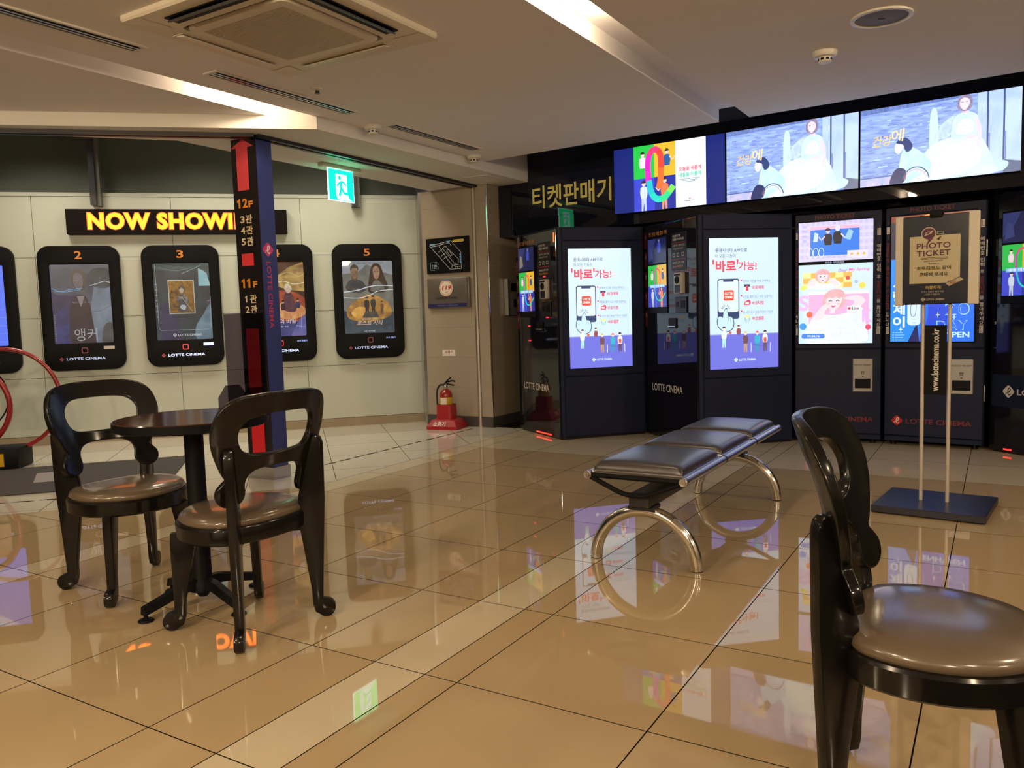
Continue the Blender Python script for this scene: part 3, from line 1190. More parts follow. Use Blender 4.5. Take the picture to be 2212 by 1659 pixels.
def draw3(a):
    a.rect(0, 0, 1, 1, ((36, 44, 56), (58, 70, 84), 9))
    a.poly([(0, 1), (1, 1), (1, .8), (.7, .93), (.4, .88), (0, .92)], ((52, 66, 70), (84, 100, 104), 16, (1, 1, 4)))
    a.poly([(.1, 0), (.45, 0), (.38, .3), (.2, .5), (.05, .4)], ((46, 42, 76), (66, 58, 100), 9))
    a.poly(spline([(.72, .0), (.70, .16), (.82, .3), (1, .45), (1, 0)], 5), ((96, 122, 142), (130, 154, 170), 7))
    a.poly([(.79, .70), (.8, .93), (.88, .9), (.95, .86), (1, .70)], ((176, 218, 226), (140, 190, 205), 8))
    a.line([(.04, .98), (.05, .16), (.08, .13), (.95, .13), (.97, .17), (.99, .56)], .006, (176, 196, 210))
    a.line(spline([(.5, .86), (.7, .92), (.85, .97)], 5, False), .008, (150, 178, 184))
    a.line(spline([(.1, .94), (.4, .90), (.62, .93)], 5, False), .006, (110, 132, 140))
    a.rect(.25, .34, .71, .78, (205, 196, 176))
    a.rect(.265, .352, .695, .768, ((96, 62, 30), (168, 116, 44), 26))
    a.poly([(.27, .6), (.36, .73), (.42, .66), (.5, .76), (.58, .67), (.64, .73), (.69, .62), (.69, .768), (.27, .768)], ((196, 140, 40), (130, 80, 34), 30))
    a.poly(spline([(.38, .52), (.46, .60), (.56, .58), (.60, .48), (.5, .44)], 4), ((160, 150, 150), (70, 60, 64), 40))
    a.poly([(.40, .37), (.43, .53), (.54, .53), (.60, .37)], ((64, 58, 76), (90, 84, 100), 30))
    a.ell(.485, .65, .04, (190, 170, 150), .04)
    a.poly(spline([(.43, .65), (.45, .70), (.53, .70), (.54, .65), (.485, .68)], 3), (70, 60, 70))
    a.poly(spline([(.44, .42), (.48, .46), (.55, .44), (.52, .39)], 4), (186, 196, 200))
    a.line([(.48, .56), (.66, .37)], .008, (200, 180, 150))
    a.logo(.32, .065, .035, (215, 220, 230), (80, 85, 100))
    a.text('LOTTE CINEMA', .38, .05, .80, .078, (225, 230, 240), .02)
    for k in range(7):
        a.rect(.02, .30 + .07 * k, .06, .315 + .07 * k, (130, 142, 152))
    a.line([(.93, .50), (1, .51)], .010, (225, 70, 245))


def draw4(a):
    a.rect(0, 0, 1, 1, ((62, 36, 30), (104, 66, 46), 9))
    a.poly([(.3, .72), (.7, .92), (1, 1), (1, .6), (.7, .62)], ((206, 166, 96), (132, 96, 58), 9))
    a.poly(spline([(.2, .1), (.3, .5), (.6, .62), (1, .5), (1, .2), (.6, .1)], 5), ((188, 84, 50), (120, 50, 44), 11))
    a.poly(spline([(.4, .3), (.55, .45), (.9, .42), (1, .3), (.7, .22)], 5), ((240, 176, 110), (190, 100, 70), 14))
    a.person(.36, .62, .36, (150, 110, 85), (50, 35, 25), (40, 30, 30))
    a.poly(spline([(.58, .36), (.62, .56), (.70, .62), (.78, .52), (.82, .34)], 4), ((70, 44, 66), (110, 60, 70), 20))
    a.ell(.69, .63, .055, (214, 184, 166), .052)
    a.poly(spline([(.62, .62), (.64, .70), (.72, .70), (.76, .62), (.70, .665)], 3), (226, 205, 170))
    a.person(.86, .28, .22, (190, 150, 120), (60, 40, 30), (60, 60, 96))
    a.person(.58, .26, .22, (190, 150, 120), (40, 30, 30), (70, 40, 50))
    a.rect(0, 0, 1, .2, ((54, 52, 104), (84, 80, 140), 9))
    a.poly([(.7, 0), (1, 0), (1, .3), (.85, .2)], ((90, 92, 165), (120, 110, 170), 10))
    a.text('의 비밀', .50, .17, .80, .235, (232, 214, 220), .01)
    a.text('4월 개봉', .50, .12, .66, .14, (205, 205, 235), .01)
    a.line(spline([(.4, .70), (.6, .74), (.8, .70), (1, .72)], 5, False), .012, (255, 240, 200))
    a.line(spline([(.5, .80), (.7, .86), (.9, .80), (1, .84)], 5, False), .006, (240, 214, 160))
    a.line([(.9, .1), (.92, .3)], .005, (205, 205, 255))
    a.line([(.8, .14), (.98, .12)], .005, (205, 205, 255))


def draw5(a):
    a.rect(0, 0, 1, 1, ((102, 98, 92), (130, 126, 118), 6))
    a.poly([(0, .82), (.3, .84), (.5, .95), (.7, .86), (1, .8), (1, 1), (0, 1)], ((158, 160, 168), (136, 138, 148), 6))
    a.poly([(.28, .80), (.48, .95), (.66, .80)], ((96, 94, 92), (120, 116, 110), 14))
    a.poly([(0, 0), (1, 0), (1, .3), (.7, .2), (.3, .22), (0, .33)], ((44, 56, 68), (70, 82, 92), 10))
    a.poly(spline([(.06, .30), (.18, .42), (.5, .54), (.85, .44), (.94, .25), (.5, .16), (.13, .2)], 5), ((206, 150, 72), (134, 90, 52), 12))
    a.poly(spline([(.15, .30), (.3, .37), (.5, .33), (.4, .22), (.22, .22)], 5), ((244, 190, 96), (206, 140, 66), 14))
    # man with cropped hair, woman with long hair
    a.poly(spline([(.06, .62), (.12, .72), (.2, .75), (.32, .74), (.42, .70), (.46, .60), (.26, .56)], 4), ((50, 50, 54), (76, 74, 74), 14))
    a.poly(spline([(.17, .80), (.17, .89), (.24, .93), (.31, .90), (.31, .80), (.27, .74), (.21, .74)], 4), ((152, 116, 92), (124, 92, 72), 16))
    a.poly(spline([(.165, .86), (.17, .92), (.24, .955), (.315, .92), (.315, .86), (.29, .90), (.19, .90)], 3), (52, 42, 34))
    a.poly(spline([(.18, .79), (.24, .75), (.30, .79), (.28, .74), (.24, .725), (.20, .74)], 3), (86, 64, 50))
    a.line([(.19, .85), (.225, .85)], .008, (50, 36, 30))
    a.line([(.255, .85), (.29, .85)], .008, (50, 36, 30))
    a.poly(spline([(.50, .58), (.54, .80), (.58, .92), (.66, .965), (.76, .93), (.82, .80), (.90, .60), (.7, .56)], 4), ((70, 48, 36), (50, 34, 28), 18))
    a.poly(spline([(.61, .82), (.61, .89), (.67, .925), (.73, .89), (.735, .82), (.70, .75), (.645, .75)], 4), ((176, 138, 114), (150, 112, 92), 16))
    a.line([(.625, .85), (.655, .85)], .008, (60, 40, 36))
    a.line([(.69, .85), (.72, .85)], .008, (60, 40, 36))
    a.line([(.655, .785), (.695, .785)], .008, (140, 70, 66))
    a.poly(spline([(.55, .58), (.60, .70), (.66, .73), (.74, .71), (.82, .60)], 4), ((102, 96, 92), (126, 118, 110), 14))
    a.person(.46, .24, .27, (160, 120, 90), (40, 30, 26), (46, 44, 48), (40, 38, 44))
    a.person(.585, .25, .27, (160, 120, 90), (40, 30, 26), (56, 52, 48), (40, 38, 44))
    a.person(.76, .26, .18, (150, 110, 80), (60, 44, 30), (120, 80, 50), (96, 66, 46))
    a.poly([(.36, .22), (.70, .22), (.64, .30), (.42, .30)], ((66, 62, 62), (92, 86, 82), 20))
    a.line(spline([(.02, .575), (.3, .6), (.5, .64), (.7, .66), (1, .65)], 6, False), .018, (218, 222, 230))
    a.line(spline([(.02, .50), (.3, .49), (.5, .52), (.7, .58), (1, .60)], 6, False), .012, (230, 233, 240))
    a.text('로스트 시티', .24, .115, .74, .18, (222, 178, 150), .02, shear=.03)
    a.text('대환장 모험이 시작된다', .34, .19, .66, .208, (215, 205, 195), .01)
    a.text('4월 대개봉', .38, .02, .60, .042, (212, 212, 220), .0)
    a.text('남다른 그들의 대환장 케미 폭발 어드벤처', .16, .955, .82, .98, (66, 62, 60), .01)


poster_frame(-0.242, '', 'black poster frame with a bright blue screen cut by the left image edge', draw1, 1.0)
poster_frame(0.639, '2', 'black poster frame numbered 2 with a grey violet portrait poster', draw2, .52)
poster_frame(1.520, '3', 'black poster frame numbered 3 with a small framed picture on dark ground', draw3, .62)
poster_frame(2.402, '4', 'black poster frame numbered 4 partly hidden by the sign column', draw4, .75)
poster_frame(3.283, '5', 'black poster frame numbered 5 with a fiery adventure poster', draw5, .8)

# ---- NOW SHOWING lightbox
c = WL0 + wu * 1.54
t = thing('lightbox_sign', 'long black lightbox with glowing orange NOW SHOWING letters', 'sign', (c.x, c.y, 1.945))
F = face(WL0, WANG)
mb = MB(); mb.M = F
mb.rbox(.565, 2.522, -.075, 0.0, 1.947, 2.178, mat('lightbox_black', (.006, .003, .003), .5, spec=.1), .004, 1)
mb.build('box', t)
a = Art(F, .748, 1.992, 1.58, .152, y=-.0765, emit=5.0)
a.text('NOW SHOWING', -.004, -.045, 1.004, 1.045, (255, 62, 4), .068, 1.1)
a.text('NOW SHOWING', 0, 0, 1, 1, (255, 122, 8), .040, 1.1)
a.build('lettering', t)

# ---- two dark posts hanging in front of the corridor wall
for s, lab in ((0.825, 'dark post hanging above the left end of the lightbox sign'), (3.19, 'dark post hanging behind the exit sign')):
    c = WL0 + wu * s
    t = thing('hanging_post', lab, 'post', (c.x, c.y, 2.205), group='dark posts hanging over the corridor wall')
    F = face(c, WANG)
    mb = MB(); mb.M = F
    mb.box(-.035, .016, -.11, -.004, 2.21, 2.95, mat('post_dark', (.02, .022, .03), .3))
    mb.build('front_profile', t)
    mb = MB(); mb.M = F
    mb.box(.0165, .05, -.08, -.004, 2.205, 2.95, mat('post_grey', (.11, .11, .10), .4))
    mb.build('side_profile', t)

# ---- sign column at the bend of the shutter line
MC = mat('column_black', (.012, .009, .010), .3)
MBL = mat('column_blue', (.030, .042, .19), .35)
sc = thing('sign_column', 'square column, black side with red arrow and floor list, navy side with cinema name', 'sign column', (*W(-4.40, 3.90), 0))
mb = MB(); mb.M = grid_frame(0, 0, 0)
mb.box(-4.518, -4.279, 3.829, 3.962, 0.0, Z_SOF, MBL)
mb.build('post', sc)
FK = face(W(-4.52, 3.827), A_EB)
mb = MB(); mb.M = FK
mb.box(0, .242, -.002, .002, 0.0, Z_SOF, MC)
mb.build('front_panel', sc)
a = Art(FK, 0, 0, .24, Z_SOF, y=-.003, rough=.35)
h = Z_SOF
rx = lambda e: (e + 4.52) / .24
a.poly([(rx(-4.519), 2.272 / h), (rx(-4.405), 2.326 / h), (rx(-4.295), 2.266 / h)], (206, 72, 80))
a.rect(rx(-4.47), 1.985 / h, rx(-4.357), 2.272 / h, (206, 72, 80))
a.one(rx(-4.492), 1.868 / h, rx(-4.442), 1.931 / h, (236, 150, 52))
a.text('2', rx(-4.434), 1.868 / h, rx(-4.385), 1.931 / h, (236, 150, 52), .03)
a.text('F', rx(-4.375), 1.868 / h, rx(-4.331), 1.910 / h, (236, 150, 52), .03)
for tx, z0 in (('3관', 1.762), ('4관', 1.688), ('5관', 1.612), ('1관', 1.222), ('2관', 1.149)):
    if tx[0] == '1':
        a.one(rx(-4.464), (z0 + .006) / h, rx(-4.434), (z0 + .052) / h, (236, 220, 180))
    else:
        a.text(tx[0], rx(-4.464), (z0 + .006) / h, rx(-4.422), (z0 + .052) / h, (236, 220, 180), .022)
    a.text(tx[1], rx(-4.412), z0 / h, rx(-4.346), (z0 + .058) / h, (236, 220, 180), .022)
a.rect(rx(-4.471), 1.476 / h, rx(-4.353), 1.560 / h, (224, 66, 72))
a.one(rx(-4.492), 1.327 / h, rx(-4.442), 1.390 / h, (236, 150, 52))
a.one(rx(-4.438), 1.327 / h, rx(-4.388), 1.390 / h, (236, 150, 52))
a.text('F', rx(-4.375), 1.327 / h, rx(-4.331), 1.369 / h, (236, 150, 52), .03)
a.rect(rx(-4.472), .155 / h, rx(-4.343), 1.047 / h, (206, 40, 50))
a.build('floor_list', sc)
FK2 = face(W(-4.279, 3.829), A_EA)
a = Art(FK2, 0, 0, .133, Z_SOF, y=-.001, rough=.35)
a.logo(.42, 1.581 / h, .38, (206, 66, 128), (245, 235, 240))
a.text('LOTTE CINEMA', .27, 1.045 / h, .56, 1.498 / h, (196, 68, 108), .014, rot=-90)
a.build('cinema_name', sc)
mb = MB(); mb.M = grid_frame(0, 0, 0)
mb.box(-4.526, -4.268, 3.815, 3.972, 0, .085, M_STEEL)
mb.build('plinth', sc)

# ================================================================== TICKET AREA
# ---- lettering and displays on the bulkhead
SIGNP = mat('sign_navy_glass', (.007, .009, .022), .015)
c = bk(.8)
t = thing('wall_sign', 'yellow Korean ticket machine lettering on the black bulkhead', 'sign', (c.x, c.y, 2.0))
mb = MB(); mb.M = FB
mb.box(.345, 1.262, -.006, 0, 1.99, 2.36, SIGNP)
mb.build('backing_strip', t)
a = Art(FB, .397, 2.068, .832, .208, y=-.0065, rough=.4)
a.text('티켓판매기', 0, 0, 1, 1, (250, 244, 215), .012)
a.text('티켓판매기', 0.002, .006, .998, .994, (236, 226, 92), -.004)
a.build('lettering', t)


def people_quads(a, u0, u1, dim=1.0):
    """four coloured squares with a generic figure each and a looping rainbow ribbon"""
    c = lambda r, g, b: (int(r * dim), int(g * dim), int(b * dim))
    um = (u0 + u1) / 2
    w = u1 - u0
    a.rect(u0, .5, um, 1, c(40, 190, 70))
    a.rect(um, .5, u1, 1, c(232, 178, 50))
    a.rect(u0, 0, um, .5, c(60, 70, 200))
    a.rect(um, 0, u1, .5, c(40, 50, 150))
    X = lambda k: u0 + w * k
    a.person(X(.22), .48, .42, c(235, 205, 190), c(40, 35, 40), c(240, 215, 220))
    a.person(X(.80), .48, .42, c(235, 200, 180), c(70, 55, 45), c(40, 90, 150), None, 1)
    a.person(X(.24), .0, .46, c(230, 205, 195), c(50, 40, 50), c(205, 215, 225), c(190, 200, 220))
    a.person(X(.74), .0, .48, c(235, 195, 175), c(40, 35, 40), c(240, 120, 80), c(235, 150, 110), -1)
    asp = a.h / a.w
    R = .062 * (a.w * w) / .45
    path = spline([(.36, .40), (.35, .75), (.44, .90), (.58, .90), (.66, .78), (.65, .48), (.60, .32)], 6, False)
    cols = [(225, 40, 190), (235, 60, 120), (245, 70, 60), (250, 110, 50)]
    n = len(path)
    for k in range(4):
        seg = path[k * n // 4:(k + 1) * n // 4 + 2]
        a.line([(X(p), q * asp) if False else (X(p), q) for p, q in seg], R, c(*cols[k]))
    path = spline([(.37, .46), (.42, .28), (.54, .17), (.72, .17), (.86, .26), (.95, .34)], 6, False)
    cols = [(40, 190, 200), (40, 210, 190), (50, 215, 140), (120, 220, 90)]
    n = len(path)
    for k in range(4):
        seg = path[k * n // 4:(k + 1) * n // 4 + 2]
        a.line([(X(p), q) for p, q in seg], R, c(*cols[k]))


def bride(a):
    """pale brick wall, standing figure in a white gown, figure in a wheelchair, columns at the right"""
    a.rect(0, 0, 1, 1, ((112, 132, 196), (150, 176, 232), 10, (1, 1, 6)))
    rnd = random.Random(3)
    for k in range(150):
        u, v = rnd.random() * .70, rnd.random() * .86 + .08
        cc = rnd.choice([(98, 118, 184), (158, 186, 236), (176, 204, 242), (104, 126, 194), (120, 142, 204)])
        a.n -= 1 if k else 0
        a.rect(u, v, u + .02 + rnd.random() * .05, v + .010, cc)
    a.poly([(0, .93), (.6, .97), (.7, 1), (0, 1)], ((86, 104, 160), (110, 130, 190), 20, (4, 1, 1)))
    a.rect(.745, .08, 1, 1, ((160, 182, 240), (178, 200, 250), 5))
    for u in (.80, .895):
        a.rect(u, .12, u + .011, 1, (64, 78, 124))
        a.rect(u + .012, .12, u + .02, .5, (110, 128, 186))
    a.poly([(.9, 0), (1, 0), (1, .12), (.9, .16)], (84, 98, 128))
    a.poly([(0, 0), (.3, 0), (.26, .1), (0, .1)], ((190, 176, 220), (160, 170, 224), 9))
    a.line([(0, .105), (.28, .115)], .006, (70, 84, 130))
    a.poly(spline([(.455, .36), (.46, .84), (.50, .845), (.505, .36)], 4), (186, 222, 246))
    # skirt, train, bodice, sleeves
    a.poly(spline([(.80, .08), (.86, .16), (.93, .12), (.9, .03), (.8, .02)], 4), (176, 204, 240))
    a.poly(spline([(.34, 0), (.40, .30), (.50, .46), (.62, .51), (.74, .50), (.80, .36), (.84, .16), (.86, .02), (.7, 0)], 5), ((204, 240, 250), (188, 226, 248), 5))
    a.poly(spline([(.42, .06), (.50, .32), (.62, .42), (.74, .40), (.76, .16), (.6, .03)], 5), ((222, 250, 250), (206, 240, 248), 6))
    a.poly(spline([(.50, .50), (.485, .54), (.53, .68), (.60, .765), (.625, .72), (.60, .58), (.56, .50)], 4), ((160, 182, 236), (188, 208, 246), 18))
    a.poly(spline([(.60, .48), (.592, .62), (.61, .74), (.65, .79), (.70, .79), (.745, .73), (.755, .60), (.74, .48)], 5), ((196, 222, 250), (178, 204, 246), 12))
    a.poly(spline([(.62, .54), (.63, .66), (.68, .71), (.72, .64), (.71, .54)], 4), (214, 240, 252))
    a.poly(spline([(.735, .72), (.765, .62), (.77, .46), (.755, .34), (.742, .36), (.75, .48), (.735, .6)], 4), (206, 196, 230))
    a.poly(spline([(.66, .47), (.70, .50), (.745, .49), (.72, .455)], 3), (222, 196, 216))
    a.poly([(.652, .775), (.657, .83), (.688, .83), (.695, .775)], (222, 192, 212))
    a.poly(spline([(.628, .84), (.625, .94), (.65, 1.0), (.69, 1.0), (.712, .94), (.708, .84), (.67, .80)], 4), ((120, 112, 146), (150, 134, 160), 30))
    a.poly(spline([(.640, .87), (.640, .94), (.665, .97), (.693, .94), (.694, .87), (.667, .815)], 4), (232, 200, 214))
    a.line(spline([(.652, .868), (.667, .852), (.684, .87)], 3, False), .005, (250, 240, 245))
    a.line([(.648, .915), (.659, .915)], .004, (90, 70, 90))
    a.line([(.674, .918), (.686, .918)], .004, (90, 70, 90))
    # figure in the wheelchair
    a.poly(spline([(.27, .02), (.27, .34), (.31, .46), (.36, .43), (.43, .32), (.47, .18), (.44, .02)], 4), ((190, 228, 246), (170, 208, 240), 12))
    a.poly(spline([(.235, .41), (.232, .49), (.255, .54), (.29, .50), (.28, .42), (.255, .38)], 4), (212, 206, 230))
    a.poly(spline([(.24, .52), (.265, .57), (.31, .57), (.345, .48), (.335, .41), (.30, .40), (.285, .49)], 4), (40, 60, 108))
    a.line(spline([(.28, .45), (.30, .40), (.29, .36)], 3, False), .010, (170, 200, 230))
    a.poly(spline([(.20, 0), (.22, .14), (.255, .20), (.30, .17), (.31, .08), (.28, 0)], 4), (34, 46, 92))
    for k, (w, cc) in enumerate(((.008, (70, 80, 120)), (.004, (225, 120, 140)), (.004, (190, 210, 240)))):
        a.line(ell(.37 - .004 * k, .01, .085 - .014 * k, .18 - .03 * k, 16, 8, 168), w, cc)
    a.poly([(.32, .02), (.42, .09), (.46, .0), (.34, 0)], (204, 230, 248))
    a.text('건강', .08, .50, .205, .64, (232, 184, 118), .012, shear=.01)
    a.text('에', .205, .54, .285, .70, (238, 202, 150), .012, shear=.01)


def wall_display(s0, s1, label, draw, e):
    c = bk((s0 + s1) / 2)
    t = thing('wall_display', label, 'screen', (c.x, c.y, 1.935), group='three displays on the bulkhead')
    mb = MB(); mb.M = FB
    mb.rbox(s0 + .0015, s1 - .0015, -.035, 0, 1.934, 2.494, M_BLACK, .003, 1)
    mb.build('casing', t)
    a = Art(FB, s0 + .006, 1.940, s1 - s0 - .012, .548, y=-.0355, emit=e)
    draw(a)
    a.build('picture', t)


def draw_ad(a):
    a.rect(0, 0, 1, 1, (24, 36, 110))
    a.rect(.19, 0, .84, 1, (225, 238, 245))
    people_quads(a, .19, .575)
    a.text('오늘을 새롭게', .605, .535, .80, .60, (225, 60, 90), .02)
    a.text('내일을 이롭게', .605, .445, .80, .51, (50, 190, 150), .02)
    for k in range(3):
        a.rect(.615 + .02 * k, .41 - .022 * k, .79 - .02 * k, .418 - .022 * k, (130, 150, 160))
    a.logo(.70, .115, .010, (220, 60, 90), (255, 255, 255))
    a.rect(.655, .08, .745, .088, (90, 110, 120))


wall_display(1.270, 2.279, 'wall display with four coloured squares and a rainbow ribbon', draw_ad, 1.2)
wall_display(2.281, 3.287, 'middle wall display showing a pale wedding scene', bride, 1.38)
wall_display(3.289, 4.299, 'pale wedding scene display at the upper right corner', bride, 1.38)


# ---- ticket kiosks
def kiosk_ad(a, glare=False):
    a.rect(0, 0, 1, 1, (203, 226, 246))
    a.rect(0, 0, 1, .262, (112, 114, 214))
    a.rect(0, .262, 1, .268, (140, 140, 225))
    dk, rd = (50, 66, 104), (226, 66, 92)
    a.text('롯데시네마 APP으로', .09, .892, .55, .924, dk, .012)
    a.text('이 모든 기능이', .09, .851, .38, .880, dk, .002)
    a.text("'", .05, .80, .075, .838, rd, .03)
    a.text('바로', .095, .745, .385, .832, rd, .036)
    a.text("'", .395, .80, .42, .838, rd, .03)
    a.text('가능!', .42, .752, .685, .822, rd, .022)
    # phone with app icon
    a.rrect(.118, .385, .432, .692, .035, dk)
    a.rrect(.132, .438, .418, .683, .025, (214, 234, 252))
    a.rrect(.20, .668, .35, .686, .01, dk)
    a.rrect(.205, .525, .352, .605, .022, (232, 78, 60))
    a.text('LOTTE', .222, .570, .336, .590, (255, 240, 235), .03)
    a.text('CINEMA', .222, .542, .336, .562, (255, 240, 235), .03)
    # pointing hand
    for k in range(7):
        an = rad(20 + 23 * k)
        a.line([(.235 + .045 * math.cos(an), .455 + .045 * math.sin(an) * .56), (.235 + .075 * math.cos(an), .455 + .08 * math.sin(an) * .56)], .006, dk)
    hand = spline([(.215, .45), (.25, .462), (.262, .43), (.272, .405), (.31, .40), (.335, .385), (.345, .35), (.33, .315), (.27, .292), (.20, .295), (.135, .325), (.115, .365), (.13, .40), (.165, .405), (.19, .395), (.20, .425)], 4)
    a.poly([(.228 + (x - .228) * 1.09, .37 + (y - .37) * 1.07) for x, y in hand], dk)
    a.poly(hand, (196, 226, 250))
    for k, (x, y) in enumerate(((.272, .37), (.305, .365))):
        a.line([(x, y), (x - .004, y + .03)], .004, dk)
    gy = (120, 140, 170)
    for k, (s1, s2) in enumerate((('영화와 시간을 바로 선택하는', '바로예매'), ('티켓을 뽑지 않고 바로 입장하는', '바로티켓'), ('줄 서지 않고 바로 주문이 가능한', '바로팝콘'))):
        v = .672 - .119 * k
        a.rect(.45, v, .472, v + .013, rd)
        a.text(s1, .482, v - .012, .482 + (.40, .43, .44)[k], v + .009, gy, .008)
        a.text(s2, .615, v - .066, .785, v - .036, rd, .024)
        a.rect(.482, v - .0205, .92, v - .019, (170, 190, 215))
        if k == 0:
            a.rect(.50, v - .045, .585, v - .026, dk)
            a.rect(.525, v - .075, .562, v - .036, rd)
        elif k == 1:
            a.poly([(.50, v - .065), (.58, v - .065), (.595, v - .05), (.585, v - .03), (.565, v - .025), (.505, v - .04)], rd)
            a.rect(.515, v - .058, .57, v - .042, (240, 220, 225))
        else:
            a.poly([(.515, v - .075), (.57, v - .075), (.585, v - .04), (.50, v - .04)], (120, 190, 190))
            a.poly(ell(.5425, v - .036, .04, .014, 12), (245, 225, 150))
            for x in (.525, .5425, .56):
                a.rect(x - .004, v - .074, x + .004, v - .042, (230, 250, 250))
    # little queue of people
    a.person(.205, .165, .16, (250, 225, 205), (80, 60, 60), (225, 240, 250), (170, 225, 205))
    a.rect(.275, .265, .315, .288, (205, 110, 90))
    a.person(.415, .205, .13, (250, 220, 200), (120, 60, 60), (150, 80, 90), None, -1)
    a.rect(.30, .205, .50, .2615, (112, 114, 214))
    a.person(.515, .125, .16, (250, 220, 200), (215, 190, 130), (110, 80, 90), (190, 150, 120))
    a.person(.685, .128, .155, (250, 220, 200), (225, 90, 110), (60, 175, 200), (60, 150, 180))
    a.person(.80, .128, .16, (250, 220, 200), (50, 45, 60), (235, 235, 240), (110, 80, 95))
    a.rect(.78, .20, .82, .235, (215, 90, 90))
    for x in (.595, .875):
        a.line([(x, .124), (x, .195)], .007, (240, 245, 255))
    a.line(spline([(.595, .19), (.73, .172), (.875, .19)], 4, False), .003, (60, 60, 110))
    a.logo(.375, .068, .030, (225, 245, 250), (130, 150, 200))
    a.text('LOTTE CINEMA', .42, .058, .665, .077, (215, 230, 250), .02)


def ticket_face(t, F, L, top, full=True, red=True, led=False):
    """narrow black ticket machine front with screens, reader, slots and lettering"""
    mb = MB(); mb.M = F
    mb.rbox(.012, L - .012, -.012, .002, .012, top - .012, M_BLKPANEL, .004, 1)
    mb.build('ticket_front', t)
    mb = MB(); mb.M = F
    mb.rbox(.086, .405, -.020, -.011, 1.06, 1.70, M_BLACK, .003, 1)
    mb.build('screen_bezel', t)
    a = Art(F, .094, 1.482, .303, .205, y=-.0205, emit=.62)
    a.rect(0, 0, 1, 1, (26, 32, 84))
    a.poly([(0, .2), (.3, .6), (.45, 1), (0, 1)], (50, 60, 120))
    a.person(.62, .0, 1.02, (120, 120, 200), (40, 40, 90), (64, 84, 200))
    a.poly([(.05, .1), (.3, .2), (.25, .6), (.1, .7)], (150, 140, 120) if led else (60, 70, 130))
    a.build('upper_screen', t)
    a = Art(F, .094, 1.115, .303, .352, y=-.0205, emit=1.0)
    people_quads(a, 0, 1, .95)
    a.rect(.10, .46, .92, .54, (120, 170, 250))
    a.text('예매 티켓 출력', .14, .47, .88, .53, (225, 240, 255), .02)
    a.build('touch_screen', t)
    if not full:
        return
    # printed strip at the left edge
    a = Art(F, .016, .93, .048, .86, y=-.0125, rough=.3)
    for k in range(5):
        a.rect(.05, .02 + .195 * k, .95, .18 + .195 * k, (70, 18, 24))
        a.text('무인발권기'[k], .28, .11 + .195 * k, .72, .15 + .195 * k, (180, 150, 140), .0)
        a.line(ell(.5, .07 + .195 * k, .22, .22 * .048 / .86, 10) + [(.72, .07 + .195 * k)], .0022, (170, 150, 145))
    a.build('printed_strip', t)
    a = Art(F, .09, 1.705, .31, .05, y=-.0125, rough=.3)
    a.text('카드 전용 / 매점 콤보 구매', .02, .15, .98, .85, (205, 130, 70), .012)
    a.build('header_lettering', t)
    mb = MB(); mb.M = F
    mb.rbox(.47, .70, -.015, -.011, 1.405, 1.705, M_KIOSKD, .002, 1)
    mb.build('notice_plate', t)
    a = Art(F, .47, 1.405, .23, .30, y=-.0155, rough=.3)
    a.text('현금 결제 고객은', .1, .88, .62, .95, (215, 210, 205), .015)
    a.text('매점을 이용하세요', .1, .79, .86, .86, (215, 210, 205), .015)
    a.rect(.04, .72, .96, .74, (150, 40, 40))
    a.text('신용카드 결제 방법', .1, .63, .9, .69, (190, 185, 180), .008)
    a.text('카드를 끝까지 밀어', .1, .55, .8, .60, (190, 185, 180), .008)
    for k, u in enumerate((.1, .38, .7)):
        a.rect(u, .36, u + .16, .46, (170, 165, 160))
        a.rect(u + .03, .38, u + .13, .44, (30, 28, 30))
    a.rect(.04, .28, .96, .30, (150, 40, 40))
    a.text('예매번호 출력 전용', .1, .17, .84, .23, (205, 200, 195), .012)
    a.text('문의는 매점으로', .1, .07, .8, .13, (215, 150, 80), .012)
    a.build('notice_print', t)
    # card reader
    mb = MB(); mb.M = F
    mb.rbox(.555, .675, -.05, -.011, 1.215, 1.385, mat('reader_grey', (.42, .40, .38), .4), .008, 2)
    rd_ = mb.build('card_reader', t)
    mb = MB(); mb.M = F @ Matrix.Translation((.612, -.05, 1.325)) @ Matrix.Rotation(PI / 2, 4, 'X')
    mb.lathe([(.03, 0), (.03, .006), (.022, .008), (.012, .004), (0, .004)], M_BLACK, 20)
    mb.build('reader_lens', rd_)
    mb = MB(); mb.M = F
    mb.box(.575, .655, -.052, -.05, 1.225, 1.285, M_KIOSKD)
    mb.box(.57, .66, -.052, -.05, 1.36, 1.372, M_BLACK)
    mb.build('reader_display', rd_)
    mb = MB(); mb.M = F
    mb.rbox(.53, .70, -.022, -.011, 1.06, 1.19, M_KIOSKD, .003, 1)
    mb.box(.55, .59, -.024, -.021, 1.11, 1.15, M_BLACK)
    mb.box(.62, .68, -.024, -.021, 1.10, 1.16, M_BLACK)
    mb.build('coin_panel', t)
    mb = MB(); mb.M = F
    mb.rbox(.42, .54, -.022, -.011, .935, 1.02, M_BLACK, .003, 1)
    mb.build('receipt_slot', t)
    mb = MB(); mb.M = F
    mb.box(.425, .535, -.03, -.021, .948, .956, M_STEEL)
    mb.build('slot_lip', t)
    a = Art(F, .125, .402, .49, .062, y=-.0125, rough=.3)
    a.text('LOTTE CINEMA', 0, 0, 1, 1, (190, 185, 178), .012)
    a.build('lettering', t)
    if red:
        mb = MB(); mb.M = F
        mb.box(.36, .64, -.018, -.011, .020, .030, glow((255, 40, 30), 4.0))
        mb.build('foot_light', t)
    if led:
        mb = MB(); mb.M = F
        for x, z in ((.565, 1.405), (.60, 1.05), (.24, .975), (.245, .845)):
            for k in range(4):
                mb.box(x + .012 * k, x + .008 + .012 * k, -.016, -.0125, z, z + .010, glow((255, 40, 50), 2.0))
        mb.build('red_indicators', t)


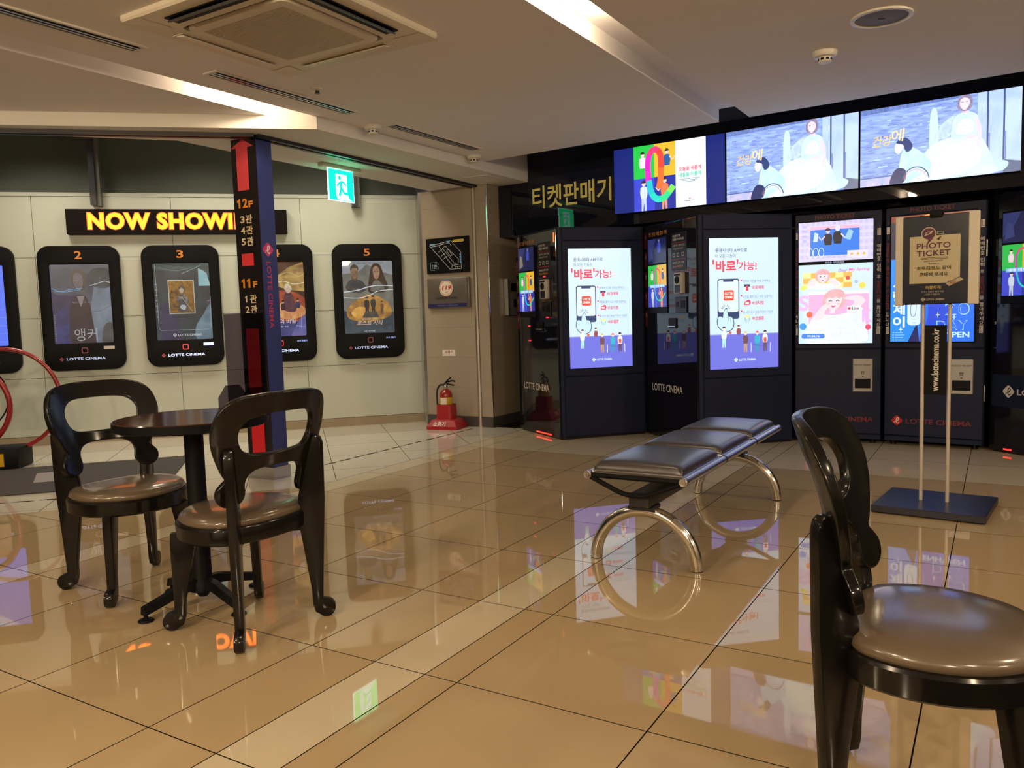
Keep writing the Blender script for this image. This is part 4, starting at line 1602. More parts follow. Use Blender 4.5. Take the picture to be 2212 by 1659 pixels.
def ticket_kiosk(C, aA, wA, T, label, led):
    C, T = Vector(C), Vector(T)
    dA = Vector((math.cos(rad(aA)), math.sin(rad(aA))))
    dT = (C - T)
    L = dT.length
    dT.normalize()
    aT = math.degrees(math.atan2(dT.y, dT.x))
    E_ = C + dA * wA
    t = thing('ticket_kiosk', label, 'ticket kiosk', (C.x, C.y, 0), group='black ticket kiosks with advertising screens')
    nA, nT = Vector((-dA.y, dA.x)), Vector((-dT.y, dT.x))
    top = 1.812
    mb = MB()
    # cabinet with a rounded front corner
    cor = []
    for k in range(6):
        q = k / 5
        p = (T + dT * (L - .028)) * (1 - q) ** 2 + C * 2 * q * (1 - q) + (C + dA * .028) * q * q
        cor.append(tuple(p))
    foot = [tuple(T + nT * .02)] + [tuple(Vector(p) + (nA + nT) * .008) for p in cor] + [tuple(E_ + nA * .02), tuple(E_ + (T - C))]
    mb.prism([tuple(T)] + cor + [tuple(E_), tuple(E_ + (T - C))], .02, top, M_KIOSK)
    mb.prism(foot, 0, .02, M_KIOSKD)
    mb.build('cabinet', t)
    F = face(C, aA)
    for nm, z0, z1 in (('header_panel', 1.698, top - .006), ('lower_panel', .024, .541)):
        mb = MB(); mb.M = F
        mb.rbox(.036, wA - .012, -.012, .002, z0, z1, M_KIOSK, .004, 1)
        mb.build(nm, t)
    mb = MB(); mb.M = F
    mb.bm(curve_solid([rr(.036, .547, wA - .012, 1.692, .004, 1), rr(.084, .611, .666, 1.630, .003, 1)], .008, .002), M_KIOSK, False, Matrix.Translation((0, -.006, 0)) @ Matrix.Rotation(PI / 2, 4, 'X'))
    mb.build('screen_frame', t)
    a = Art(F, .084, .611, .582, 1.019, y=-.004, emit=1.1)
    kiosk_ad(a)
    a.build('advert_screen', t)
    ticket_face(t, face(T, aT), L, top, True, True, led)
    if led:
        mb = MB(); mb.M = face(T, aT)
        mb.box(L - .05, L - .035, -.016, -.011, 1.69, 1.77, glow((255, 110, 40), 1.6))
        mb.build('status_light', t)
    return t


ticket_kiosk((.42, 6.85), 16, .785, (.074, 7.587), 'black ticket kiosk next to the stone pillar, red light at its foot', True)
ticket_kiosk((1.47, 6.27), 10.3, .785, (1.19, 7.07), 'black ticket kiosk between the pillar side kiosk and the photo machines', False)

# third ticket kiosk, cut by the right edge
R0 = Vector((3.456, 5.785))
FR = face(R0, -70)
t = thing('ticket_kiosk', 'black ticket kiosk with white round emblem cut by the right image edge', 'ticket kiosk', (R0.x, R0.y, 0), group='black ticket kiosks with advertising screens')
mb = MB(); mb.M = FR
mb.rbox(0, .82, 0, .7, .02, 1.83, M_KIOSK, .006, 1)
mb.box(.02, .80, .02, .68, 0, .02, M_KIOSKD)
mb.build('cabinet', t)
ticket_face(t, FR, .82, 1.83, False)
mb = MB(); mb.M = FR
mb.box(.03, .79, -.0135, -.011, .33, .56, M_KIOSK)
mb.build('brand_band', t)
a = Art(FR, .03, .33, .76, .23, y=-.0145, rough=.4)
a.logo(.17, .49, .062, (215, 212, 205), (30, 28, 34))
a.text('LOTTE CINEMA', .255, .40, .95, .58, (205, 200, 196), .02)
a.build('lettering', t)
mb = MB(); mb.M = FR @ Matrix.Translation((.045, -.011, .925)) @ Matrix.Rotation(PI / 2, 4, 'X')
mb.lathe([(.011, 0), (.011, .006), (.005, .008), (0, .008)], M_STEEL, 16)
mb.build('key_lock', t)
mb = MB(); mb.M = FR
mb.box(.13, .19, -.018, -.011, .024, .034, glow((255, 40, 30), 3.0))
mb.build('foot_light', t)


# ---- photo ticket machines
def photoA_top(a):
    a.rect(0, 0, 1, 1, (196, 190, 250))
    for k in range(14):
        a.rect(k / 14, 0, k / 14 + .035, 1, (208, 200, 252))
    for k in range(6):
        a.rect(0, k / 6, 1, k / 6 + .07, (212, 206, 253))
    a.rect(.16, .80, .82, .88, (250, 180, 210))
    a.rect(.16, .14, .82, .80, (30, 120, 225))
    a.person(.40, .1, .72, (205, 200, 235), (25, 25, 50), (20, 22, 45), None, -1)
    a.person(.53, .1, .78, (225, 215, 240), (215, 215, 230), (18, 20, 42), None, 1)
    a.poly([(.62, .55), (.68, .78), (.74, .72), (.70, .5)], (150, 200, 250))
    a.poly([(.20, .5), (.22, .74), (.27, .7), (.26, .5)], (200, 220, 250))
    for k in range(3):
        a.line([(.16 + .075 * k + .035 * math.cos(x), .22 + .12 * math.sin(x)) for x in [i * .5 for i in range(14)]], .007, (225, 250, 190))
    a.rect(.66, .06, .93, .24, (225, 218, 252))
    for k in range(3):
        a.ell(.72 + .08 * k, .15, .018, (225, 180, 60))
    for k in range(4):
        a.rect(.05, .50 + .12 * k, .11, .56 + .12 * k, (180, 176, 240))


def photoA_main(a):
    a.rect(0, 0, 1, 1, (196, 222, 250))
    a.poly([(.05, .0), (1, .0), (1, .9), (.05, .9)], (206, 226, 250))
    a.rect(.06, .70, .72, .90, (250, 228, 150))
    for k in range(6):
        for j in range(3):
            if (k + j) % 2:
                a.rect(.06 + .11 * k, .70 + .065 * j, .17 + .11 * k, .765 + .065 * j, (238, 180, 90))
    a.rect(.14, .10, .95, .64, (246, 176, 216))
    a.rect(.14, .62, .95, .66, (240, 228, 246))
    sk, hr, wt = (246, 216, 222), ((238, 186, 186), (222, 164, 172), 14), (232, 240, 252)
    dk, lip = (86, 60, 80), (222, 80, 116)

    def portrait(u, v, r, tilt, pout):
        """generic young person with a pale pink fringe"""
        f = lambda x, y: (u + r * (x + tilt * y), v + r * a.w / a.h * y)
        P = lambda q: [f(x, y) for x, y in q]
        a.poly(P(spline([(-1.02, -.5), (-1.15, .3), (-.75, 1.05), (0, 1.28), (.75, 1.05), (1.15, .3), (1.02, -.5), (.6, -.85), (-.6, -.85)], 5)), hr)
        a.poly(P([(-.28, -1.35), (-.25, -.8), (.25, -.8), (.28, -1.35)]), sk)
        a.poly(P(spline([(-.80, .1), (-.72, .62), (0, .86), (.72, .62), (.80, .1), (.56, -.62), (0, -1.0), (-.56, -.62)], 5)), sk)
        a.poly(P(spline([(-.92, .0), (-.88, .75), (0, 1.18), (.88, .75), (.92, .0), (.74, .38), (.42, .30), (.1, .42), (-.2, .32), (-.5, .40), (-.76, .30)], 4)), hr)
        for sx in (-1, 1):
            if pout:
                a.poly(P(ell(.34 * sx, .02, .12, .09, 10)), dk)
            else:
                a.line(P(spline([(.20 * sx, -.02), (.36 * sx, .08), (.52 * sx, -.02)], 3, False)), r * .09, dk)
            a.poly(P(ell(.48 * sx, -.30, .15, .10, 10)), (248, 186, 200))
        a.line(P([(0, -.12), (.05, -.26)]), r * .05, (226, 184, 194))
        if pout:
            a.poly(P(ell(0, -.56, .14, .11, 10)), lip)
        else:
            a.poly(P(spline([(-.26, -.46), (0, -.52), (.26, -.46), (0, -.70)], 3)), lip)

    a.poly(spline([(.12, .72), (.2, .80), (.3, .76), (.42, .76), (.5, .80), (.58, .74), (.48, .70), (.24, .69)], 4), wt)
    portrait(.33, .845, .088, 0, True)
    a.poly(spline([(.12, .74), (.17, .82), (.245, .80), (.22, .74)], 4), sk)
    a.poly(spline([(.55, .73), (.50, .82), (.42, .80), (.45, .74)], 4), sk)
    a.poly(spline([(.14, .0), (.16, .28), (.28, .37), (.46, .36), (.64, .38), (.84, .46), (.90, .28), (.88, .0)], 4), (wt, (218, 226, 244), 9))
    portrait(.485, .535, .135, .14, False)
    a.poly(spline([(.70, .38), (.84, .46), (.90, .54), (.80, .60), (.66, .585), (.62, .56), (.76, .52), (.66, .42)], 4), sk)
    a.poly(spline([(.20, .30), (.27, .42), (.36, .50), (.41, .47), (.36, .40), (.34, .32)], 4), sk)
    a.text('Dear', .54, .895, .66, .935, (170, 110, 220), .01, shear=.01)
    a.text('My Spring', .68, .895, .95, .94, (240, 90, 170), .01, shear=.01)
    a.rrect(.66, .40, .84, .47, .02, (250, 245, 252))
    a.text('Like', .73, .42, .82, .455, (90, 60, 90), .02)
    a.ell(.69, .438, .02, (235, 70, 90))
    for u, v, r, c in ((.06, .71, .035, (215, 225, 90)), (.86, .72, .045, (235, 215, 90)), (.06, .22, .05, (60, 150, 240)), (.15, .37, .045, (240, 110, 80)), (.67, .82, .03, (245, 80, 90)), (.94, .20, .04, (250, 80, 110)), (.78, .77, .024, (170, 180, 235))):
        a.ell(u, v, r, c, n=10)
    a.text('S', .0, .42, .14, .62, (225, 180, 245), .03)
    a.text('K', .86, .26, 1.0, .42, (225, 180, 245), .03)
    a.rrect(.04, .065, .36, .125, .03, (70, 130, 225))
    a.text('99.04.16', .12, .08, .29, .11, (230, 240, 255), .015)
    a.text('사랑하는 봄에게', .37, .13, .74, .185, (250, 252, 255), .012)


def photoB(a):
    a.rect(0, 0, 1, 1, (26, 30, 60))
    a.poly([(0, .95), (1, .95), (1, 1), (0, 1)], (120, 40, 30))
    a.poly(spline([(.25, .95), (.45, 1), (.6, .99), (.8, .96), (.5, .945)], 4), (250, 130, 50))
    a.poly([(.52, .935), (.6, .975), (.66, .94)], (60, 30, 40))
    a.rect(0, 0, 1, .66, (22, 110, 240))
    a.poly([(0, 0), (.36, 0), (.36, .66), (0, .66)], (30, 140, 245))
    a.poly(spline([(.36, 0), (.46, .2), (.44, .45), (.42, .66), (.62, .66), (.7, .3), (.62, 0)], 4), (14, 70, 215))
    a.poly([(.22, 0), (.33, .15), (.36, .0)], (20, 30, 90))
    a.rrect(.21, .13, .37, .36, .05, (215, 240, 255))
    a.line([(.27, .15), (.32, .15)], .006, (20, 50, 150))
    a.line(spline([(.26, .32), (.25, .24), (.27, .20), (.31, .22), (.32, .33)], 4, False), .006, (20, 50, 150))
    for k, ch in enumerate('사랑제이'):
        a.text(ch, .03, .42 - .102 * k, .18, .51 - .102 * k, (225, 245, 255), .03)
    a.text('20', .66, .205, .95, .30, (150, 205, 250), .0)
    a.text('20', .675, .213, .935, .292, (24, 100, 235), -.012)
    a.text('DAY', .56, .088, .93, .165, (150, 205, 250), .0)
    a.text('DAY', .575, .096, .915, .157, (24, 100, 235), -.012)
    a.text('ENHYPEN', .44, .032, .95, .076, (190, 230, 255), .03)
    for u, v in ((.58, .21), (.77, .19), (.13, .10)):
        a.poly([(u - .03, v), (u - .006, v + .004), (u, v + .03), (u + .006, v + .004), (u + .03, v), (u + .006, v - .004), (u, v - .03), (u - .006, v - .004)], (225, 245, 255))
    for k in range(4):
        a.rect(.03, .07 - .02 * k, .045, .078 - .02 * k, (170, 220, 255))
        a.rect(.06, .072 - .02 * k, .16 + .02 * (k % 2), .076 - .02 * k, (170, 220, 255))


def photo_machine(P0, ang, L, label, kind):
    P0 = Vector(P0)
    F = face(P0, ang)
    t = thing('photo_ticket_machine', label, 'photo machine', (P0.x, P0.y, 0), group='photo ticket machines')
    mb = MB(); mb.M = F
    mb.rbox(.003, L - .003, .006, .55, .035, 1.80, M_KIOSK, .006, 1)
    mb.build('cabinet', t)
    for nm, z0, z1 in (('plinth', .038, .076), ('lower_door', .080, .740), ('upper_front', .748, 1.798)):
        mb = MB(); mb.M = F
        mb.rbox(.006, L - .006, -.012, .01, z0, z1, M_KIOSK, .004, 1)
        mb.build(nm, t)
    for x in (.06, L - .06):
        for y in (.05, .48):
            mb = MB(); mb.M = F @ Matrix.Translation((x, y, 0))
            mb.lathe([(.02, 0), (.02, .012), (.008, .014), (.008, .04)], M_DARKMETAL, 14)
            mb.build('levelling_foot', t)
    sx = L / .655
    mb = MB(); mb.M = F
    if kind == 'A':
        mb.rbox(.026, .575, -.016, -.010, .778, 1.742, M_BLACK, .003, 1)
    else:
        mb.rbox(.036, .612, -.016, -.010, .785, 1.742, M_BLACK, .003, 1)
    mb.build('screen_bezel', t)
    if kind == 'A':
        a = Art(F, .033, 1.430, .536, .304, y=-.0165, emit=1.05)
        photoA_top(a)
        a.build('upper_screen', t)
        a = Art(F, .033, .788, .536, .617, y=-.0165, emit=1.08)
        photoA_main(a)
        a.build('touch_screen', t)
        a = Art(F, .033, 1.405, .536, .025, y=-.0165, emit=.6)
        a.text('화면을 터치하세요', .36, .2, .62, .8, (200, 220, 250), .01)
        a.build('screen_caption', t)
        tz, tx0, tx1, lx, px0, px1 = 1.752, .153, .44, .10, .430, .573
    else:
        a = Art(F, .046, .796, .555, .935, y=-.0165, emit=1.0)
        photoB(a)
        a.build('touch_screen', t)
        tz, tx0, tx1, lx, px0, px1 = 1.755, .173, .468, .097, .452, .602
    a = Art(F, 0, tz, L, .034, y=-.0125, rough=.4)
    a.text('PHOTO TICKET', tx0 / L, 0, tx1 / L, 1, (96, 40, 46), .02)
    a.build('title_lettering', t)
    for side in (0, 1):
        x0 = .008 if side == 0 else L - .044
        a = Art(F, x0, .78, .034, .95, y=-.0125, rough=.4)
        s = '포토티켓 출력전용 키오스크 입니다' if side == 0 else '예매번호 입력 후 포토티켓을 뽑아주세요'
        red_, wh = (130, 44, 50), (205, 200, 196)
        v, step = .80, .0405
        idx = 0
        if side == 1:
            step = .0350
        for k, ch in enumerate(s):
            if ch == ' ':
                v -= step * .5
                continue
            if side == 0:
                cc = wh if k >= len(s) - 3 else red_
            else:
                cc = red_ if 10 <= k <= 13 else wh
            a.text(ch, .12, v - step * .86, .88, v, cc, .006)
            v -= step
        for vv in (.87, .08):
            ai = Art(F, x0, .78, .034, .95, y=-.0125, rough=.4)
            ai.poly([(.15, vv), (.85, vv), (.85, vv + .055), (.15, vv + .055)], wh)
            ai.rect(.32, vv + .008, .68, vv + .047, (60, 30, 36))
            ai.rect(.40, vv + .010, .60, vv + .045, wh)
            ai.build('ticket_icon', t)
        for k in range(4):
            for v0 in (.83, .94, .03, .145):
                a.rect(.44, v0 + .008 * k, .56, v0 + .003 + .008 * k, (110, 100, 105))
        a.build('side_print', t)
    # brushed plate with the ticket outlet
    mb = MB(); mb.M = F
    mb.rbox(px0, px1, -.018, -.010, .410, .668, mat('outlet_plate', (.36, .35, .35), .38, metal=.5), .004, 1)
    pl = mb.build('outlet_plate', t)
    mb = MB(); mb.M = F
    mb.box(px0 + .016, px1 - .016, -.0195, -.017, .437, .512, M_BLACK)
    mb.build('outlet_slot', pl)
    a = Art(F, px0, .410, px1 - px0, .258, y=-.0195, rough=.4)
    a.text('PHOTO TICKET', .07, .785, .93, .83, (60, 55, 58), .012)
    a.rect(.40, .60, .60, .615, (70, 66, 68))
    a.rect(.43, .53, .57, .60, (70, 66, 68))
    a.rect(.46, .545, .54, .59, (150, 148, 146))
    a.poly([(.44, .47), (.56, .47), (.50, .435)], (50, 46, 48))
    a.build('plate_print', pl)
    a = Art(F, 0, .155, L, .08, y=-.0125, rough=.4)
    a.logo(lx / L, .5, .062, (176, 36, 46), (230, 215, 205))
    a.text('LOTTE CINEMA', (lx + .062) / L, .24, (lx + .062 + (.415 if kind == 'A' else .437)) / L, .72, (118, 50, 56), .018)
    a.build('brand_lettering', t)
    if kind == 'B':
        for z in (1.40, .36):
            mb = MB(); mb.M = F
            mb.rbox(L - .004, L + .004, -.01, .01, z, z + .12, M_STEEL, .002, 1)
            mb.build('hinge', t)


photo_machine((2.268, 6.425), -23.7, .636, 'photo ticket machine with a pastel pink and blue screen, left of the pair', 'A')
photo_machine((2.862, 6.158), -36.5, .672, 'photo ticket machine with a bright blue screen behind the sign stand', 'B')

# ================================================================== ON AND BESIDE THE STONE PILLAR
def pillar_pt(e):
    return W(e, 6.52)


c = pillar_pt(-4.655)
t = thing('floor_plan_sign', 'black floor plan sign with white outline map on the stone pillar', 'sign', (c.x, c.y, 1.515))
mb = MB(); mb.M = FPF
mb.rbox(-4.91, -4.398, -.022, 0, 1.516, 1.862, M_BLACK, .004, 1)
mb.build('board', t)
a = Art(FPF, -4.91, 1.516, .512, .346, y=-.0225, rough=.35)
wh = (205, 205, 210)
for pts in ([(.09, .80), (.60, .90), (.66, .80), (.82, .56), (.82, .10), (.56, .10), (.09, .80)],
            [(.13, .76), (.56, .84), (.60, .76)], [(.20, .84), (.22, .77), (.30, .79)], [(.36, .86), (.37, .80), (.46, .88)],
            [(.31, .77), (.52, .36), (.62, .20), (.78, .22)], [(.40, .70), (.46, .76), (.76, .38), (.76, .26), (.66, .26), (.40, .70)],
            [(.49, .62), (.53, .66), (.62, .50), (.58, .46), (.49, .62)], [(.30, .60), (.42, .70)], [(.36, .48), (.46, .56)],
            [(.41, .40), (.50, .47)], [(.60, .14), (.62, .20)], [(.68, .10), (.68, .16), (.80, .16)], [(.74, .10), (.74, .16)]):
    a.pline(pts, .007, wh)
a.rect(.10, .80, .19, .85, (120, 170, 220))
a.rect(.50, .85, .57, .90, (120, 170, 220))
for k in range(4):
    a.rect(.79, .26 + .07 * k, .83, .31 + .07 * k, (110, 160, 215))
a.rrect(.64, .85, .90, .92, .02, (230, 210, 90))
a.text('화재 피난안내도', .66, .865, .88, .905, (50, 45, 20), .01)
q = rr(.10, .10, .28, .32, .02, 3)
a.pline(q + q[:1], .005, (150, 190, 225))
for k in range(4):
    a.rect(.13, .14 + .04 * k, .15, .165 + .04 * k, (120, 170, 220))
    a.rect(.17, .145 + .04 * k, .25, .158 + .04 * k, wh)
a.build('map_print', t)

t = thing('award_plaque', 'grey metal plaque with red oval emblem under the floor plan sign', 'plaque', (c.x, c.y, 1.17))
mb = MB(); mb.M = FPF
mb.rbox(-4.905, -4.40, -.035, 0, 1.172, 1.470, mat('plaque_metal', (.20, .18, .16), .35, metal=.6), .008, 2)
mb.build('plate', t)
mb = MB(); mb.M = FPF
mb.box(-4.43, -4.408, -.0365, -.034, 1.18, 1.462, M_ALU)
mb.build('polished_edge', t)
a = Art(FPF, -4.905, 1.172, .505, .298, y=-.0365, rough=.35)
a.rect(0.02, .03, .94, .15, (46, 46, 92))
a.text('서울특별시 소방재난본부', .22, .06, .74, .12, (120, 120, 150), .0)
a.ell(.46, .66, .165, (214, 196, 176), .27)
a.ell(.46, .66, .145, (196, 150, 120), .24)
a.ell(.46, .66, .132, (226, 214, 200), .215)
a.text('119', .36, .60, .57, .74, (176, 40, 44), .03, shear=.03)
a.text('소방', .43, .48, .50, .55, (120, 50, 50), .01)
a.rect(.38, .895, .54, .95, (110, 120, 160))
a.text('소방안전관리 우수업소', .20, .29, .73, .37, (44, 40, 38), .012)
a.build('plaque_print', t)

c = pillar_pt(-4.69)
t = thing('extinguisher_label', 'small white fire extinguisher label above the red extinguisher', 'label', (c.x, c.y, .695))
mb = MB(); mb.M = FPF
mb.box(-4.768, -4.612, -.004, 0, .697, .757, M_WHITEP)
mb.build('label_plate', t)
a = Art(FPF, -4.768, .697, .156, .060, y=-.0045, rough=.4)
a.text('소화기', .18, .42, .82, .90, (140, 40, 40), .02)
a.text('Fire Extinguisher', .06, .10, .94, .28, (120, 50, 50), .01)
a.build('label_print', t)

# intercom box on the side of the pillar
FS = face(W(-4.19, 6.53), A_EA)
c = W(-4.19, 6.92)
t = thing('wall_box', 'grey wall box with dark window on the pillar side behind the first kiosk', 'control box', (c.x, c.y, 1.08))
mb = MB(); mb.M = FS
mb.rbox(.27, .58, -.035, 0, 1.085, 1.44, mat('box_grey', (.20, .19, .18), .4), .006, 2)
mb.build('box', t)
mb = MB(); mb.M = FS
mb.rbox(.255, .275, -.05, 0, 1.08, 1.445, M_ALU, .004, 1)
mb.build('side_rim', t)
mb = MB(); mb.M = FS
mb.box(.34, .52, -.037, -.034, 1.32, 1.40, M_BLACK)
mb.box(.38, .46, -.037, -.034, 1.16, 1.24, M_BLACK)
mb.build('window', t)

# fire extinguisher in its red stand
xp = W(-4.62, 6.345)
FXF = face(xp, -20)
t = thing('extinguisher_stand', 'red plastic stand with white Korean lettering holding the fire extinguisher', 'stand', (xp.x, xp.y, 0))
mb = MB(); mb.M = FXF
b0, b1, b2 = rr(-.165, -.135, .165, .135, .02, 3), rr(-.13, -.10, .13, .11, .03, 3), rr(-.085, -.075, .085, .085, .03, 3)
n = len(b0)
vs = [(x, y, 0) for x, y in b0] + [(x, y, .03) for x, y in b0] + [(x, y, .088) for x, y in b1] + [(x, y, .10) for x, y in b2] + [(x * .94, y * .94, .235) for x, y in b2] + [(x * .86, y * .86, .235) for x, y in b2] + [(x * .86, y * .86, .12) for x, y in b2]
fs = []
for k in range(6):
    fs += [(k * n + i, k * n + (i + 1) % n, (k + 1) * n + (i + 1) % n, (k + 1) * n + i) for i in range(n)]
fs.append(tuple(range(6 * n, 7 * n)))
mb.add(vs, fs, M_REDPL)
mb.build('shell', t)
Mx = FXF @ Matrix.Translation((0, -.137, .028)) @ Matrix.Rotation(rad(-31), 4, 'X')
a = Art(Mx, -.12, .004, .24, .055, y=-.001, rough=.4)
a.text('소화기', .12, .05, .66, .95, (235, 225, 220), .02)
a.build('lettering', t)

t = thing('fire_extinguisher', 'red fire extinguisher with yellow label and black hose by the pillar', 'fire extinguisher', (xp.x, xp.y, .12))
mb = MB(); mb.M = FXF @ Matrix.Translation((0, 0, .121))
mb.lathe([(.055, 0), (.064, .008), (.064, .20), (.060, .225), (.044, .25), (.022, .262), (.018, .27)], M_RED, 32)
mb.build('cylinder', t)
mb = MB(); mb.M = FXF @ Matrix.Translation((0, 0, .121))
mb.lathe([(.0648, .115), (.0648, .185)], mat('yellow_label', S(196, 160, 40), .4), 32)
mb.build('yellow_label', t)
mb = MB(); mb.M = FXF @ Matrix.Translation((0, 0, .121))
vs = [(.0655 * math.sin(x), -.0655 * math.cos(x), z) for z in (.118, .182) for x in [-.5 + .1 * k for k in range(11)]]
mb.add(vs, [(k, k + 1, 12 + k, 11 + k) for k in range(10)], flat((215, 205, 195)), True)
mb.build('white_label', t)
mb = MB(); mb.M = FXF @ Matrix.Translation((0, 0, .121))
mb.lathe([(.02, .265), (.02, .29), (.012, .30), (.012, .315)], M_STEEL, 16)
mb.build('valve', t)
mb = MB(); mb.M = FXF @ Matrix.Translation((0, 0, .121))
mb.tube([(-.012, 0, .318), (.02, 0, .335), (.075, 0, .345), (.10, 0, .338)], .008, M_BLACK, 8)
mb.tube([(-.012, 0, .318), (.03, 0, .312), (.09, 0, .30)], .007, M_BLACK, 8)
mb.tube([(-.014, 0, .312), (.02, 0, .348), (.06, 0, .378)], .007, M_BLACK, 8)
mb.build('handle', t)
mb = MB(); mb.M = FXF @ Matrix.Translation((0, -.022, .40)) @ Matrix.Rotation(PI / 2, 4, 'X')
mb.lathe([(.013, 0), (.013, .008), (0, .009)], M_STEEL, 14)
mb.build('gauge', t)
mb = MB(); mb.M = FXF @ Matrix.Translation((0, 0, .121))
mb.tube(spline([(-.015, 0, .305), (-.06, -.01, .30), (-.088, -.015, .24), (-.09, -.015, .14), (-.086, -.015, .06)], 5, False), .009, M_RUBBER, 8)
mb.tube([(-.086, -.015, .065), (-.085, -.015, .005)], [.010, .014], M_BLACK, 10)
mb.build('hose', t)

# ================================================================== SIGN STAND
SB = Vector((2.215, 4.170))
t = thing('sign_stand', 'photo ticket sign on two slim poles with a dark square base', 'sign stand', (SB.x, SB.y, 0))
FSS = face(SB, -37.2)
mb = MB(); mb.M = FSS
mb.rbox(-.262, .262, -.245, .245, 0.006, .042, mat('base_navy', (.014, .016, .03), .35), .003, 1)
mb.box(-.24, .24, -.22, .22, 0, .006, M_BLACK)
mb.build('base', t)
PL, PR = Vector((2.157, 4.206)), Vector((2.261, 4.139))
for p in (PL, PR):
    mb = MB(); mb.M = Matrix.Translation((p.x, p.y, 0))
    mb.tube([(0, 0, .04), (0, 0, 1.50)], .0095, mat('pole_silver', (.62, .56, .50), .35, metal=.35), 14)
    mb.build('pole', t)
FP_ = face((PL + PR) / 2, -40)
mb = MB(); mb.M = FP_
mb.rbox(-.19, .192, -.034, -.010, 1.077, 1.530, M_BLACK, .003, 1)
mb.build('panel', t)
for x0, x1 in ((-.192, -.155), (.148, .194)):
    mb = MB(); mb.M = FP_
    mb.rbox(x0, x1, -.040, -.006, 1.073, 1.534, M_CREAM, .003, 1)
    mb.build('side_rail', t)
a = Art(FP_, -.155, 1.080, .303, .447, y=-.0345, rough=.25)
NV, CR, MR = (28, 31, 58), (226, 206, 172), (104, 34, 70)
a.rect(0, 0, 1, 1, NV)
a.rect(.105, .235, .88, .775, CR)
a.poly([(.50, .775), (.63, .86), (.70, .80), (.69, .775)], NV)
# speech bubbles
a.ell(.40, .80, .118, CR, .074)
a.ell(.40, .80, .104, MR, .064)
a.poly([(.40, .75), (.37, .67), (.47, .745)], MR)
a.poly([(.33, .775), (.44, .80), (.47, .835), (.36, .815)], CR)
a.poly([(.35, .79), (.40, .80), (.44, .825), (.37, .812)], MR)
a.rect(.525, .785, .63, .822, NV)
q = [(.53, .79), (.625, .79), (.625, .818), (.53, .818), (.53, .79)]
a.pline(q, .007, CR)
a.poly([(.52, .735), (.60, .77), (.56, .715)], (60, 50, 50))
a.text('PHOTO', .215, .63, .735, .695, MR, .02, 1.05)
a.text('TICKET', .215, .545, .735, .61, MR, .02, 1.05)
for v in (.508, .522):
    a.rect(.29, v, .70, v + .005, (60, 44, 46))
a.text('롯데시네마 APP에서', .33, .478, .62, .496, (70, 55, 50), .012)
a.text('영화예매 시', .40, .450, .56, .467, (70, 55, 50), .012)
a.rect(.215, .388, .60, .405, (222, 176, 60))
a.text('포토티켓도 같이', .22, .385, .745, .430, (52, 42, 40), .018)
a.rect(.255, .318, .345, .335, (222, 176, 60))
a.text('구매해 보세요', .26, .313, .70, .360, (52, 42, 40), .018)
a.line(spline([(.775, .29), (.83, .283), (.82, .25)], 4, False), .003, (120, 60, 50))
a.poly([(.655, .225), (.885, .30), (.945, .262), (.72, .185)], NV)
a.poly([(.665, .226), (.885, .292), (.935, .262), (.72, .194)], (215, 190, 160))
a.text('PHOTO', .70, .232, .82, .256, (130, 50, 54), .02)
a.text('TICKET', .73, .214, .85, .234, (130, 50, 54), .02)
a.text('취향저격!', .36, .165, .605, .205, (214, 176, 80), .02)
a.text('단 하나 나만의 포토티켓을', .30, .128, .645, .148, (190, 176, 160), .012)
a.text('소장할 수 있습니다', .345, .095, .59, .118, (190, 176, 160), .012)
a.logo(.325, .05, .035, (214, 200, 180), (60, 50, 60))
a.text('LOTTE CINEMA', .37, .038, .655, .06, (205, 192, 176), .02)
a.build('poster_print', t)
mb = MB(); mb.M = FP_
mb.box(-.155, .148, -.0415, -.040, 1.080, 1.527, M_CLEAR)
mb.build('cover_sheet', t)
mb = MB(); mb.M = FP_
mb.rbox(-.03, .03, -.045, .0, 1.515, 1.555, M_BLACK, .006, 2)
mb.build('clip', t)
mb = MB(); mb.M = FP_
mb.box(-.052, .052, -.012, -.006, .606, .968, M_BLACK)
mb.build('lower_banner', t)
a = Art(FP_, -.052, .606, .104, .362, y=-.0125, rough=.4)
a.text('www.lottecinema.co.kr', .34, .055, .66, .95, (222, 218, 210), .022, 1.02, rot=90)
a.build('banner_print', t)

# ================================================================== BENCH
BC = W(-1.29, 3.882)
FBN = Matrix.Translation((BC.x, BC.y, 0)) @ Matrix.Rotation(rad(A_EB), 4, 'Z')     # X across (eb), Y along (ea)
t = thing('bench', 'three seat waiting bench with brown pads and chrome arch legs', 'bench', (BC.x, BC.y, 0))
for y in (-.702, .702):
    mb = MB(); mb.M = FBN
    mb.tube([(.230 * math.cos(PI * k / 28), y, .004 + .230 * math.sin(PI * k / 28)) for k in range(29)], .0265, M_CHROME, 18)
    leg = mb.build('arch_leg', t)
    for x in (-.23, .23):
        mb = MB(); mb.M = FBN @ Matrix.Translation((x, y, 0))
        mb.lathe([(.024, 0), (.0255, .003), (.0255, .010)], M_RUBBER, 18)
        mb.build('foot_cap', leg)
    mb = MB(); mb.M = FBN
    mb.rbox(-.055, .055, y - .05, y + .05, .245, .262, M_DARKMETAL, .003, 1)
    mb.build('saddle', t)
mb = MB(); mb.M = FBN
mb.rbox(-.046, .046, -.765, .765, .258, .318, mat('beam_black', (.016, .016, .018), .35), .006, 2)
mb.build('beam', t)
YB = [-.805, -.268, .268, .805]
